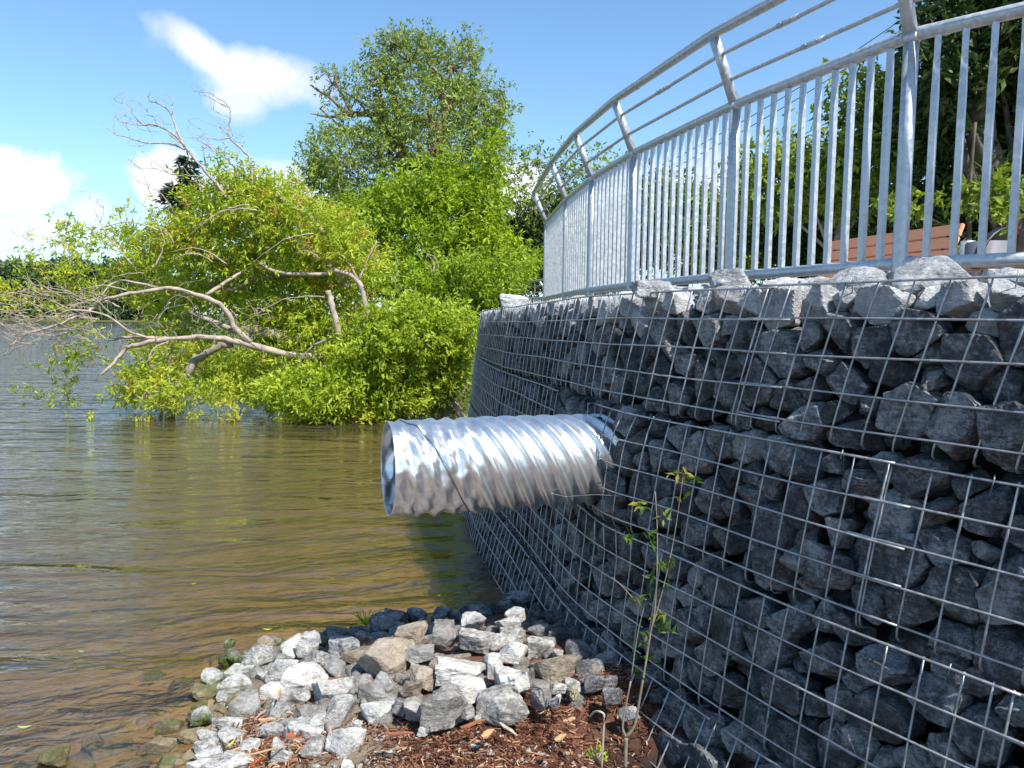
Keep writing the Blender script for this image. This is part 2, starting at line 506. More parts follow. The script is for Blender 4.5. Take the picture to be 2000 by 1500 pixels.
bf = t.math('MULTIPLY', t.math('SUBTRACT', 0.03, sp.outputs['Z']), 25.0, clamp=True)
c = t.mix(bf, c, bed)
gr = t.ramp(t.noise(pos, 3, 6, 0.7), [(0.3, (0.035, 0.06, 0.012)), (0.7, (0.10, 0.14, 0.03))])
gf = t.math('MULTIPLY', t.math('SUBTRACT', sp.outputs['Y'], 9.5), 1.0, clamp=True)
gf = t.math('MULTIPLY', gf, t.math('SUBTRACT', 1.0, bf))
c = t.mix(gf, c, gr)
foot_shade = t.math('MULTIPLY', t.math('MULTIPLY', t.math('SUBTRACT', 0.20, sp.outputs['Z']), 9.0, clamp=True), t.math('MULTIPLY', t.math('SUBTRACT', sp.outputs['X'], 0.22), 9.0, clamp=True))
c = t.mix(t.math('MULTIPLY', foot_shade, t.math('SUBTRACT', 1.0, gf)), c, (0.022, 0.015, 0.011))  # mud-dark soil by the wall foot, painted in for the wall's shadow
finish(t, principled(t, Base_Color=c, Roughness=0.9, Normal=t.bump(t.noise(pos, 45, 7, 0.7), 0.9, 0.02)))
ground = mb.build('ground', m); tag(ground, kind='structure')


def water_material():
    m, t = new_mat('lake_water')
    g = t.add('ShaderNodeNewGeometry'); pos = g.outputs['Position']
    d = t.add('ShaderNodeAttribute', attribute_name='depth')
    a = t.math('SUBTRACT', 1.0, t.math('POWER', 2.718, t.math('MULTIPLY', d.outputs['Fac'], -2.0)))
    a = t.math('ADD', t.math('MULTIPLY', a, 0.90), 0.06, clamp=True)
    murk = t.ramp(t.noise(pos, 0.6, 3), [(0.3, (0.096, 0.084, 0.046)), (0.7, (0.135, 0.113, 0.058))])
    dif = t.add('ShaderNodeBsdfDiffuse', i_0=murk)
    tra = t.add('ShaderNodeBsdfTransparent', i_0=(0.93, 0.84, 0.66, 1))
    body = t.add('ShaderNodeMixShader', i_0=a); t.l.new(tra.outputs[0], body.inputs[1]); t.l.new(dif.outputs[0], body.inputs[2])

    def mapped(rot, sc):
        mp = t.add('ShaderNodeMapping'); mp.inputs['Rotation'].default_value = (0, 0, rot); mp.inputs['Scale'].default_value = sc
        t.l.new(pos, mp.inputs[0]); return mp.outputs[0]
    w1 = t.noise(mapped(-0.22, (0.50, 1.9, 1)), 1.35, 2, 0.4, 0.9)
    w2 = t.noise(mapped(-0.12, (1.0, 2.0, 1)), 4.6, 3, 0.5, 1.2)
    w3 = t.noise(mapped(0.15, (1, 1.4, 1)), 16.0, 3, 0.55, 1.0)
    h = t.math('ADD', t.math('MULTIPLY', w1, 1.0), t.math('ADD', t.math('MULTIPLY', w2, 0.24), t.math('MULTIPLY', w3, 0.035)))
    n = t.bump(h, 1.0, 0.06)
    gl = t.add('ShaderNodeBsdfGlossy', i_0=(0.97, 0.97, 0.97, 1), i_1=0.015); t.l.new(n, gl.inputs['Normal'])
    fr = t.add('ShaderNodeFresnel', i_0=1.52); t.l.new(n, fr.inputs['Normal'])
    mx = t.add('ShaderNodeMixShader'); t.l.new(fr.outputs[0], mx.inputs[0]); t.l.new(body.outputs[0], mx.inputs[1]); t.l.new(gl.outputs[0], mx.inputs[2])
    finish(t, mx.outputs[0]); return m


xw = sinh_axis(200, -0.6, 7.5, 2600); yw = sinh_axis(200, 3.0, 7.5, 3400)
X, Yg = np.meshgrid(xw, yw, indexing='ij'); P2 = np.column_stack([X.ravel(), Yg.ravel()])
nx, ny = len(xw), len(yw); i, j = np.meshgrid(np.arange(nx-1), np.arange(ny-1), indexing='ij')
Q = np.stack([i*ny+j, (i+1)*ny+j, (i+1)*ny+j+1, i*ny+j+1], -1).reshape(-1, 4)
s_ = signed_shore(P2)
keep = (s_ < 3.0)[Q].any(1)
mb = MB(); mb.add(np.column_stack([P2, np.zeros(len(P2))]), Q[keep])
water = mb.build('lake_water', water_material()); tag(water, kind='structure')
at = water.data.attributes.new('depth', 'FLOAT', 'POINT')
at.data.foreach_set('value', np.clip(-ground_z(P2), 0, 3).astype(np.float32))

# ------------------------------------------------------------------ gabion wall geometry
FACE = np.array([(2.25, 0.1), (1.80, .82), (1.45, 1.32), (1.147, 1.76), (.945, 2.07), (.765, 2.42), (.575, 2.82), (.40, 3.28), (.30, 3.75), (.21, 4.2),
                 (.10, 4.7), (-.02, 5.2), (-.14, 6.0), (-.25, 6.8), (-.315, 7.5), (-.25, 8.15), (0.0, 8.8), (.5, 9.4)])
# smooth resample by arc length
seg = np.linalg.norm(np.diff(FACE, axis=0), axis=1); arc = np.concatenate([[0], np.cumsum(seg)])
sN = np.arange(0, arc[-1], 0.025)
PX = np.interp(sN, arc, FACE[:, 0]); PY = np.interp(sN, arc, FACE[:, 1])
ker = np.ones(15)/15
PX = np.convolve(np.pad(PX, 7, 'edge'), ker, 'valid'); PY = np.convolve(np.pad(PY, 7, 'edge'), ker, 'valid')
PATH = np.column_stack([PX, PY]); TAN = np.gradient(PATH, axis=0); TAN /= np.linalg.norm(TAN, axis=1)[:, None]
NRM = np.column_stack([-TAN[:, 1], TAN[:, 0]])           # left of travel = towards the lake
if NRM[len(NRM)//2] @ np.array([-1, 0]) < 0: NRM = -NRM
LEN = sN[-1]
WTOP = EYE+.11; CH = .45


def wall_top(s):
    """top of the uppermost basket sags slightly towards its far end"""
    s = np.asarray(s, float); y = np.interp(s, sN, PATH[:, 1])
    return WTOP-np.interp(y, [0, 3, 5, 7.5, 9], [0, 0, .025, .055, .08])


def face_pt(s, z, out=0.0):
    s = np.asarray(s, float)
    x = np.interp(s, sN, PATH[:, 0]); y = np.interp(s, sN, PATH[:, 1])
    nx_ = np.interp(s, sN, NRM[:, 0]); ny_ = np.interp(s, sN, NRM[:, 1])
    return np.stack([x+nx_*out, y+ny_*out, np.broadcast_to(z, s.shape)+0.0], -1)


def s_at_y(y): return float(np.interp(y, PATH[:, 1], sN))


COFF = [0.0, 0.0, 0.0, 0.0]


def OFF(s, z):
    """outward lean of the face: slight batter, a splayed foot, a bulge beside the pipe"""
    s = np.asarray(s, float); h = WTOP-np.asarray(z, float)
    o = .13*h/1.35+np.maximum(h-1.37, 0)*(.14+.30*np.clip((s_at_y(3.1)-s)/.5, 0, 1))
    return o+.05*np.exp(-((s-S_BULGE)/.22)**2)*np.clip((h-.42)*8, 0, 1)*np.clip((1.05-h)*5, 0, 1)


S_BULGE = s_at_y(3.0)
S_OVL = s_at_y(2.40)         # where two top panels overlap
S_PIPE = s_at_y(3.30)

# ---- rocks inside the baskets: dart throwing in the slab, then each rock clipped against its neighbours
pts = []; info = []
grid = {}


RAD = []


def try_pt(p, rmin, meta):
    k = tuple(np.floor(p/0.16).astype(int))
    for a in (-1, 0, 1):
        for b in (-1, 0, 1):
            for c in (-1, 0, 1):
                for q in grid.get((k[0]+a, k[1]+b, k[2]+c), ()):
                    if ((pts[q]-p)**2).sum() < (.5*(rmin+RAD[q]))**2: return False
    grid.setdefault(k, []).append(len(pts)); pts.append(p); info.append(meta); RAD.append(rmin); return True


PIPE_C = None
PIPE_R = 0.19
pe = W(757, 915, 2.95)                       # centre of the open end of the pipe
pdir = unit(np.array([-.952, -.306, 0.004])) # outward axis
s_lo, s_hi = s_at_y(0.5), s_at_y(8.9)
for course in range(4):
    ztop = WTOP-CH*course; zb = ztop-CH
    for layer, (d0, d1, rm, tries) in enumerate([(0.04, 0.075, 0.092, 24000), (0.125, 0.165, 0.11, 6000)]):
        for _ in range(tries):
            s = random.uniform(s_lo, s_hi); z = random.uniform(zb+.035, ztop-.035)
            d = random.uniform(d0, d1)
            if course == 0: z -= float(WTOP-wall_top(s))*0.7
            p = face_pt(s, z, float(OFF(s, z))-d)
            # keep clear of the pipe
            rel = p-pe; ax = rel @ pdir; rad_ = np.linalg.norm(rel-ax*pdir)
            if rad_ < PIPE_R+.015: continue
            try_pt(p, rm*(random.uniform(1.0, 1.5) if _ < tries*.25 else random.uniform(.62, .95)), (course, layer, s, d))
# rocks heaped along the crest, behind the top wire
for _ in range(7000):
    s = random.uniform(s_at_y(0.9), s_at_y(8.9)); d = random.uniform(.05, .62)
    z = float(wall_top(s))-.065+random.uniform(-.02, .03)+.03*min(1, d/.3)
    try_pt(face_pt(s, z, -d), .118*(random.uniform(1., 1.35) if _ < 2000 else random.uniform(.6, .9)), (-1, 0, s, d))
PTS = np.array(pts)
print('rocks', len(PTS))
rock_objs = []
wgt = np.array(RAD)
stuff_mb = MB(); crest_mb = MB(); order = []
keys = {}
for i_, p in enumerate(PTS): keys.setdefault(tuple((p/0.3).astype(int)), []).append(i_)
allrocks = []
for i_, p in enumerate(PTS):
    course, layer, s, d = info[i_]
    k = (p/0.3).astype(int); nb = []
    for a in (-1, 0, 1):
        for b in (-1, 0, 1):
            for c in (-1, 0, 1): nb += keys.get((k[0]+a, k[1]+b, k[2]+c), [])
    nb = np.array([q for q in nb if q != i_]); D = PTS[nb]-p; dist = np.linalg.norm(D, axis=1)
    near = dist < .27; nb = nb[near]; D = D[near]; dist = dist[near]
    N = D/dist[:, None]; H = dist*(wgt[i_]/(wgt[i_]+wgt[nb]))*1.015
    r0 = wgt[i_]*random.uniform(.62, .86)
    ell = r0*np.array([random.uniform(1.0, 1.7), random.uniform(.85, 1.25), random.uniform(.62, .95)])
    fn, fh = free_planes(ell, 9, .46)
    e = np.array(Euler((random.uniform(-.6, .6), random.uniform(-.6, .6), random.uniform(0, 6.28))).to_matrix()); fn = fn @ e.T
    nrm = np.array([*[np.interp(s, sN, NRM[:, q]) for q in (0, 1)], 0])
    ex_n, ex_h = [], []
    if course <= 0:
        ex_n.append((0, 0, 1)); ex_h.append(max(.015, float(wall_top(s))+(.008 if course == 0 else .03*min(1, d/.2)+random.uniform(-.01, .02))-p[2]))
    if course >= 0:
        ex_n.append(nrm); ex_h.append(max(.02, d-.004+random.uniform(-.010, .008)+(.006 if random.random() < .2 else 0)))
        rel = p-pe; ax_ = rel @ pdir; rv = rel-ax_*pdir; rad_ = np.linalg.norm(rv)
        if rad_ < PIPE_R+.12: ex_n.append(-rv/rad_); ex_h.append(max(.008, rad_-PIPE_R-.004))
        zt = (WTOP-CH*course)+.004; zb_ = zt-CH-.004
        if course == 1: ex_n.append((0, 0, 1)); ex_h.append(max(.02, zt-p[2]))
        if course == 0: ex_n.append((0, 0, -1)); ex_h.append(max(.02, p[2]-zb_))
    N = np.vstack([N, fn]+([ex_n] if ex_n else [])); H = np.concatenate([H, fh, ex_h])
    near_cam = p[1] < 3.6 and layer == 0
    sub = (5 if p[1] < 2.9 and course >= 0 else 4) if near_cam else 3
    if course == -1 and p[1] < 3.2: sub = 4
    if layer == 1 or p[1] > 6: sub = 3 if p[1] < 4 else 2
    V, F = rock_verts(N, np.maximum(H, .012), sub, 60, .038, i_)
    allrocks.append((p, V, F, course, layer, s))


# how large each shows: near, front layer
def score(r):
    p, V, F, course, layer, s = r
    if layer == 1: return 0
    if p[1] < 1.2 or abs(p[0])/p[1] > .70: return 0
    if p[2]-EYE < -.62*p[1]: return 0
    return float((V.max(0)-V.min(0)).mean()/p[1])


RL = {  # label by course and side of the panel overlap
}


def rock_label(course, s):
    right = s < S_OVL
    if course == -1:
        return ('pale angular rock heaped on the crest behind the top wire', 'rocks heaped on the crest of the gabion wall')
    nm = ['topmost', 'second', 'third', 'lowest'][course]
    if course == 0:
        side = 'right of the overlapping mesh panels' if right else 'left of the overlapping mesh panels'
    else:
        side = 'to the right of the sapling' if s < s_at_y(2.45) else ('between sapling and pipe' if s < S_PIPE else 'beyond the pipe')
    lab = f'dark grey angular rock packed in the {nm} basket row {side}'
    return lab, f'rocks in the {nm} basket row {side}'


idx = sorted(range(len(allrocks)), key=lambda q: -score(allrocks[q]))
solo = set(idx[:290])
for q, (p, V, F, course, layer, s) in enumerate(allrocks):
    mat = M_rock_lit if course == -1 or (course == 0 and p[2] > float(wall_top(s))-.12) else M_rock_shade  # uppermost rocks get the sunlit copy, those below the shaded copy
    if q in solo:
        b = MB(); b.add(V+p, None, F)
        o = b.build('gabion_rock' if course >= 0 else 'crest_rock', mat, origin=p, smooth=False)
        l, gname = rock_label(course, s)
        if course == 0 and mat is M_rock_lit: l, gname = 'pale grey rock behind the wire just under the top edge of the wall', 'pale rocks just under the top wire'
        tag(o, l, 'rock', gname)
    else:
        (stuff_mb if mat is M_rock_shade else crest_mb).add(V+p, None, F)
o = crest_mb.build('packed_crest_rocks', M_rock_lit, smooth=False)
tag(o, 'mass of smaller rocks, toned pale as sunlit, filling the top of the gabion wall', 'rocks', kind='stuff')
o = stuff_mb.build('packed_rocks', M_rock_shade, smooth=False)
tag(o, 'mass of smaller dark grey rocks filling the far and rear parts of the gabion wall', 'rocks', kind='stuff')

# large individual rocks on the crest
for px, py, w_, h_, Yc, lab in [
        (1428, 556, 78, 62, 2.75, 'pinkish grey squared rock standing on the crest before the second railing post'),
        (1690, 560, 150, 88, 2.30, 'broad pale rock on the crest left of the largest one, in front of the bench'),
        (1820, 545, 190, 96, 2.12, 'largest pale pointed rock on the crest covering the bottom rail right of the post'),
        (1985, 566, 110, 84, 1.93, 'pale flat rock on the crest cut by the right edge of the photo'),
        (1590, 566, 70, 60, 2.42, 'pale rock with a shaded side wedged on the crest below the bench seat'),
        (1280, 566, 90, 34, 3.0, 'long flat white rock lying on the crest under the third railing post'),
        (1005, 592, 60, 34, 5.6, 'rounded white rock at the far end of the crest beside the shrubs')]:
    p = W(px, py, Yc); sx = w_*Yc/FPX/2; sz = h_*Yc/FPX/2
    N, H = free_planes((sx, sx*.8, sz), 11, .80)
    if w_ > 100:        # gable-shaped boulders with a ridge
        N = np.vstack([N, [unit(v_) for v_ in ((.62, -.2, .78), (-.55, -.25, .83), (.1, -.75, .62))]]); H = np.concatenate([H, [sz*.95, sz*1.0, sx*.62]])
    V, F = rock_verts(N, H, 5, 18, .06, px)
    b = MB(); b.add(V+p, None, F); o = b.build('crest_rock', M_rock_lit, origin=p, smooth=False); tag(o, lab, 'rock')

# backing soil behind the baskets
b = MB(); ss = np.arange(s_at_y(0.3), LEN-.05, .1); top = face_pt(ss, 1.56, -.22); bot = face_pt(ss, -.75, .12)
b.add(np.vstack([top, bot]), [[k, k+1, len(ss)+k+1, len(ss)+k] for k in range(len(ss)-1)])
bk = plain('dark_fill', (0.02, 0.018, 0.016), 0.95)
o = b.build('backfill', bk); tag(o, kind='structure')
# ledge of fill below the crest rocks
b = MB(); a_ = face_pt(ss, 1.565, -.10); c_ = face_pt(ss, 1.565, -1.3)
b.add(np.vstack([a_, c_]), [[k, k+1, len(ss)+k+1, len(ss)+k] for k in range(len(ss)-1)])
o = b.build('crest_ground', plain('gravel_fill', (0.16, 0.155, 0.15), 0.9, 0.5, 30, bump=1.0)); tag(o, kind='structure')


# ------------------------------------------------------------------ wire baskets
PITCHW = 0.1


def wav(s, seed, a=.006): return a*np.sin(s*2.3+seed*1.7)+a*.6*np.sin(s*6.1+seed*3.1)


def basket(course, s0, s1, label, rows=5, jog=0.0, overhang=(0, 0), rounded=False, zshift=0.0):
    ztop_f = lambda s: (wall_top(s) if course == 0 else np.full_like(np.asarray(s, float), WTOP-CH*course-.012))+zshift
    mid = face_pt(np.array([(s0+s1)/2]), WTOP-CH*(course+1), COFF[course])[0]
    root = thing('gabion_basket', mid, label, 'gabion basket', 'wire gabion baskets of the retaining wall')
    ph = course*3.3+s0
    bulge = lambda z_rel: .006*math.sin(math.pi*min(1, max(0, z_rel/CH)))
    base = .006+jog+.004*course
    b = MB()
    # horizontal wires
    nrow = rows
    for r in range(nrow):
        zr = r*PITCHW if r < 5 else CH-.01
        if r == 4: zr = .395
        e0 = s0-(overhang[0] if r else 0); e1 = s1+(overhang[1] if r else 0)
        ss = np.arange(e0, e1, .05)
        if len(ss) < 2: continue
        z = ztop_f(ss)-zr+wav(ss, r+ph, .0025)
        out = OFF(ss, z)+base+bulge(zr)+wav(ss, r*2+ph, .002)
        P = face_pt(ss, 0, out); P = np.stack([P[:, 0], P[:, 1], z], 1)
        b.tube(P, .0032 if r else .0036, 6)
    # vertical wires, hooked under at the bottom
    for sv in np.arange(s0+.02, s1-.01, PITCHW*.96):
        sv += random.uniform(-.006, .006); lean = random.uniform(-.006, .006)
        zz = np.array([0.004, -.06, -.12, -.2, -.28, -.36, -.41, -.432, -.443, -.446])
        oo = np.array([0, 0, 0, 0, 0, 0, 0, -.006, -.02, -.05])
        s_arr = sv+lean*np.linspace(0, 1, 10)+(.105, .045, .03, .0)[course]*(-zz/CH)
        zt_ = ztop_f(np.array([sv]))[0]
        out = OFF(s_arr, zt_+zz)+base-.0052+np.array([bulge(-q) for q in zz])+oo
        P = np.array([face_pt(np.array([a]), zt_+q, o_)[0] for a, q, o_ in zip(s_arr, zz, out)])
        b.tube(P, .0030, 5)
    b.build('wire_panel', M_wire, root)
    for sv in np.arange(s0+.15, s1-.05, .42):
        z0_ = ztop_f(np.array([sv]))[0]
        base = .006+jog+.004*course+float(OFF(sv, z0_))
        P = [face_pt(np.array([sv]), z0_-.012, base+.004)[0], face_pt(np.array([sv]), z0_+.012, base-.003)[0],
             face_pt(np.array([sv+.004]), z0_+.004, base-.013)[0], face_pt(np.array([sv+.03]), z0_-.05, base-.05)[0], face_pt(np.array([sv+.07]), z0_-.10, base-.10)[0]]
        c = MB(); c.tube(P, .0018, 5); c.build('tie_wire', M_wire, root)
    return root


sA = s_at_y(0.6); sE = s_at_y(8.8); sK = s_at_y(5.2)
basket(0, sA, S_OVL+.03, 'top wire basket nearest the camera, right of the overlapping mesh', overhang=(0, .06))
basket(0, S_OVL-.06, sK, 'top wire basket left of the overlapping mesh, above the pipe', jog=.007, overhang=(.07, 0), zshift=-.003)
basket(0, sK+.01, sE, 'top wire basket at the far end of the wall beyond the kink', jog=-.004)
sB = s_at_y(2.0)
basket(1, sA, sB+.02, 'second row wire basket at the right edge of the photo', overhang=(0, .05))
basket(1, sB-.05, S_PIPE-.03, 'second row wire basket whose rounded end stands beside the pipe', jog=.006, overhang=(.05, 0))
basket(1, S_PIPE+.55, sK, 'second row wire basket on the far side of the pipe')
basket(1, sK+.01, sE, 'second row wire basket at the far end below the kink')
sC = s_at_y(1.72)
basket(2, sA, sC+.03, 'third row wire basket at the right edge, with doubled wires', overhang=(0, .06))
basket(2, sC-.05, s_at_y(2.75), 'third row wire basket behind the leafy sapling', jog=.006, overhang=(.05, 0))
basket(2, s_at_y(2.75)+.01, s_at_y(4.6), 'third row wire basket passing under the pipe')
basket(2, s_at_y(4.6)+.01, sE, 'third row wire basket at the far end near the water')
basket(3, sA, s_at_y(2.4), 'lowest wire basket in the dark corner at the bottom of the photo')
basket(3, s_at_y(2.4)+.01, s_at_y(4.0), 'lowest wire basket beside the shore rocks')
basket(3, s_at_y(4.0)+.01, sE, 'lowest wire basket standing in the lake')
CO1 = float(OFF(S_PIPE, .98))+.01
# corner wires of the rounded end beside the pipe
root = [o for o in COL.objects if o.get('label', '').startswith('second row wire basket whose')][0]
b = MB()
for r in range(6):
    zr = min(r*PITCHW, .43); z = WTOP-CH-.012-zr
    P = [face_pt(np.array([S_PIPE-.045]), z, CO1+.010)[0], face_pt(np.array([S_PIPE-.022]), z, CO1+.004)[0],
         face_pt(np.array([S_PIPE-.006]), z, COFF[1]-.02)[0], face_pt(np.array([S_PIPE]), z, COFF[1]-.06)[0], face_pt(np.array([S_PIPE]), z, COFF[1]-.18)[0]]
    b.tube(P, .0029, 5)
for o_ in (.003, -.03, -.12):
    b.tube([face_pt(np.array([S_PIPE-.012]), WTOP-CH-.01, CO1+o_)[0], face_pt(np.array([S_PIPE-.012]), WTOP-2*CH, CO1+o_)[0]], .0028, 5)
b.build('side_panel', M_wire, root)
# ------------------------------------------------------------------ corrugated pipe
def make_pipe():
    root = thing('corrugated_pipe', pe, 'shiny galvanised spiral-ribbed drain pipe jutting out of the stone wall over the water', 'pipe')
    u = unit(np.cross([0, 0, 1], -pdir)); v = np.cross(-pdir, u)
    L = 1.35; nl, nt_ = 440, 150; b = MB()
    X_ = np.linspace(0, L, nl); TH = np.linspace(0, 2*math.pi, nt_, endpoint=False)
    xx, th = np.meshgrid(X_, TH, indexing='ij')

    def radius(xx, th):
        ph = 2*math.pi*xx/.082-7*th
        c = np.sin(ph)
        helix = (np.exp(-((c-1)/.9)**2)*2-1)*.0098
        ann = np.sin(2*math.pi*xx/.062+2*th)*.0035
        k = np.clip((xx-.26)/.12, 0, 1); k = k*k*(3-2*k)
        endf = np.clip(xx/.05, 0, 1)
        dents = vnoise(np.column_stack([xx.ravel()*9, np.cos(th).ravel()*2.2+5, np.sin(th).ravel()*2.2]), 1.6, 5, 3).reshape(xx.shape)*.0035*(1-k)
        return PIPE_R-.006+(helix*k+(helix*.45+ann)*(1-k))*endf+dents
    R_ = radius(xx, th)
    P = pe-pdir*0
    def pos(R_, xx, th): return pe[None, None]-pdir*xx[..., None]+R_[..., None]*(np.cos(th)[..., None]*u+np.sin(th)[..., None]*v)
    outer = pos(R_, xx, th).reshape(-1, 3); inner = pos(R_-.003, xx, th).reshape(-1, 3)
    i, j = np.meshgrid(np.arange(nl-1), np.arange(nt_), indexing='ij'); k = (j+1) % nt_
    Qo = np.stack([i*nt_+j, i*nt_+k, (i+1)*nt_+k, (i+1)*nt_+j], -1).reshape(-1, 4)
    n0 = nl*nt_; jj = np.arange(nt_); kk = (jj+1) % nt_
    rim = np.stack([jj, jj+n0, kk+n0, kk], 1)
    b.add(np.vstack([outer, inner]), np.vstack([Qo, Qo[:, ::-1]+n0, rim]))
    m, t = new_mat('bright_galvanised_steel')
    tc = t.add('ShaderNodeTexCoord'); vv = tc.outputs['Object']
    n = t.noise(vv, 16, 6, 0.7); n2 = t.noise(vv, 90, 4, 0.6)
    c = t.ramp(n, [(0.3, (0.60, 0.61, 0.615)), (0.6, (0.80, 0.81, 0.815))])
    r = t.ramp(t.math('ADD', t.math('MULTIPLY', n, .6), t.math('MULTIPLY', n2, .4)), [(0.35, 0.30), (0.65, 0.40)])
    finish(t, principled(t, Base_Color=c, Metallic=0.9, Roughness=r, Normal=t.bump(t.math('ADD', n, t.math('MULTIPLY', n2, .3)), .02, .01)))
    b.build('corrugated_shell', m, root)
    # folded lock seam running round the helix
    seam = MB(); xs_ = np.linspace(.05, .36, 160)
    for ph0 in (0.0,):
        thx = (xs_*2*math.pi/.082)/7.0+.9
        rr = np.array([radius(np.array([[a]]), np.array([[c_]]))[0, 0] for a, c_ in zip(xs_, thx)])
        Ps = pe-pdir*xs_[:, None]+(rr+.0012)[:, None]*(np.cos(thx)[:, None]*u+np.sin(thx)[:, None]*v)
        seam.tube(Ps, .0026, 5)
    seam.build('lock_seam', plain('seam_dark', (.18, .19, .2), .4, metallic=.8), root)
    # rivet near the end and dark lifting holes
    for xh, ang, rr_, nm, mm in ((.03, 2.2, .009, 'rivet', M_rail), (.86, 1.9, .012, 'lifting_hole', M_black)):
        q = MB(); Rr = float(radius(np.array([[xh]]), np.array([[ang]]))[0, 0])
        nn_ = math.cos(ang)*u+math.sin(ang)*v; cc = pe-pdir*xh+nn_*(Rr+.001)
        q.tube([cc-nn_*.004, cc+nn_*.002, cc+nn_*.004], [rr_, rr_, rr_*.6], 12); q.build(nm, mm, root)
    return root


make_pipe()
b = MB(); P = [W(1010, 960, 3.05), W(1060, 960, 3.02), W(1105, 970, 2.98), W(1165, 966, 2.95), W(1215, 969, 2.86)]
b.tube(P, .0012, 4); o = b.build('loose_wire', M_wire, origin=P[2]); tag(o, 'thin stray wire drooping across the underside of the pipe into the wall', 'wire')


# ------------------------------------------------------------------ railing
def rail_material_path(P, n=8):
    P = np.array(P, float); out = []
    for a, c in zip(P[:-1], P[1:]): out += [a+(c-a)*k/n for k in range(n)]
    return np.array(out+[P[-1]])


def railing(posts, z0, H, lean, rise, label, cat, spacing=.106, rpost=.033, rrail=.0295, rb=.0125, base_drop=.32, detailed=True, group=None, maxbar=100, name='railing'):
    posts = [np.array(p, float) for p in posts]; n = len(posts)
    root = thing(name, (*posts[0], z0-base_drop), label, cat, group)
    Pn = []
    for i in range(n):
        d = unit(posts[min(n-1, i+1)]-posts[max(0, i-1)]); Pn.append(np.array([-d[1], d[0]])*lean[2])
    J = [np.array([*p, z0+H]) for p in posts]
    T = [np.array([*(p+q*lean[0]), z0+H+rise]) for p, q in zip(posts, Pn)]
    sd = 12 if detailed else 6
    for i in range(n):
        b = MB(); b.tube([[*posts[i], z0-base_drop], [*posts[i], z0], [*posts[i], z0+H*.5], [*posts[i], z0+H]], rpost, sd)
        b.tube([J[i]-(0, 0, .02), J[i]+(T[i]-J[i])*.5, T[i]], rpost*.93, sd)
        b.build('post', M_rail, root)
    def bar(nm, pl, r, sides=sd):
        b = MB()
        for a, c in zip(pl[:-1], pl[1:]):
            pass
        P = []
        for k, p in enumerate(pl):
            if 0 < k < len(pl)-1:
                a, c = pl[k-1], pl[k+1]
                P += [p+(a-p)/np.linalg.norm(a-p)*.05, p+((a-p)/np.linalg.norm(a-p)+(c-p)/np.linalg.norm(c-p))*.012, p+(c-p)/np.linalg.norm(c-p)*.05]
            else: P.append(p)
        b.tube(P, r, sides); return b.build(nm, M_rail, root)
    bar('handrail', T, rrail)
    bar('top_rail', J, rrail)
    bar('bottom_rail', [np.array([*p, z0]) for p in posts], rrail)
    for f in (.34, .70): bar('mid_rail', [a+(c-a)*f for a, c in zip(J, T)], rb*.95, 8)
    for ia, tt_, pl_ in ((2, .28, T), (2, .40, J), (0, .55, J), (0, .4, T)) if detailed else ():
        a, c = pl_[ia+1], pl_[ia]; b = MB(); q = a+(c-a)*tt_; e = unit(c-a)*.008
        b.tube([q-e, q, q+e], rrail*1.10, 14); b.build('joint_collar', M_rail, root)
    for p_ in (posts if detailed else ()):      # welded shoulder where the post meets the top rail
        b = MB(); b.tube([[*p_, z0+H-.035], [*p_, z0+H-.02], [*p_, z0+H+.0]], [rpost*1.02, rpost*1.16, rpost*1.2], 14); b.build('weld_collar', M_rail, root)
    # sleeves and bolts of the mid rails
    if detailed:
        for f, (ia, tt_) in zip((.34, .70, .34, .70), ((1, .45), (1, .55), (3, .4), (2, .5))):
            a = J[ia]+(T[ia]-J[ia])*f; c = J[ia+1]+(T[ia+1]-J[ia+1])*f
            b = MB(); b.tube([a+(c-a)*(tt_-.06), a+(c-a)*tt_, a+(c-a)*(tt_+.06)], rb*1.2, 8)
            for q in (-.03, .03):
                cpt = a+(c-a)*(tt_+q); b.tube([cpt+(-.02, -.006, 0), cpt+(.02, .006, 0)], .006, 6)
            b.build('splice_sleeve', M_rail, root)
    # balusters: square bars with a flattened twist below the top rail
    cnt = 0
    for i in range(n-1):
        a, c = posts[i], posts[i+1]; L = np.linalg.norm(c-a); k = max(2, int(round(L/spacing)))
        tdir = np.array([*unit(c-a), 0]); nd = np.array([-tdir[1], tdir[0], 0])
        for q in range(1, k):
            if cnt >= maxbar: break
            p = a+(c-a)*q/k; cnt += 1
            b = MB(); zs = [z0, z0+.02, z0+H*.72, z0+H*.80, z0+H*.90, z0+H-.005]
            hw = [.0135, .0135, .0135, .013, .0125, .0125]; tw = [0, 0, 0, .12, .32, .4] if detailed else [0]*6
            V = []
            for z, h_, w in zip(zs, hw, tw):
                t2 = tdir*math.cos(w)+nd*math.sin(w); n2_ = -tdir*math.sin(w)+nd*math.cos(w)
                for sx, sy in ((-1, -1), (1, -1), (1, 1), (-1, 1)): V.append(np.array([*p, z])+t2*h_*sx+n2_*h_*sy)
            Qb = [[r*4+e, r*4+(e+1) % 4, (r+1)*4+(e+1) % 4, (r+1)*4+e] for r in range(5) for e in range(4)]
            b.add(V, Qb); b.build('baluster', M_rail, root, smooth=False)
    return root


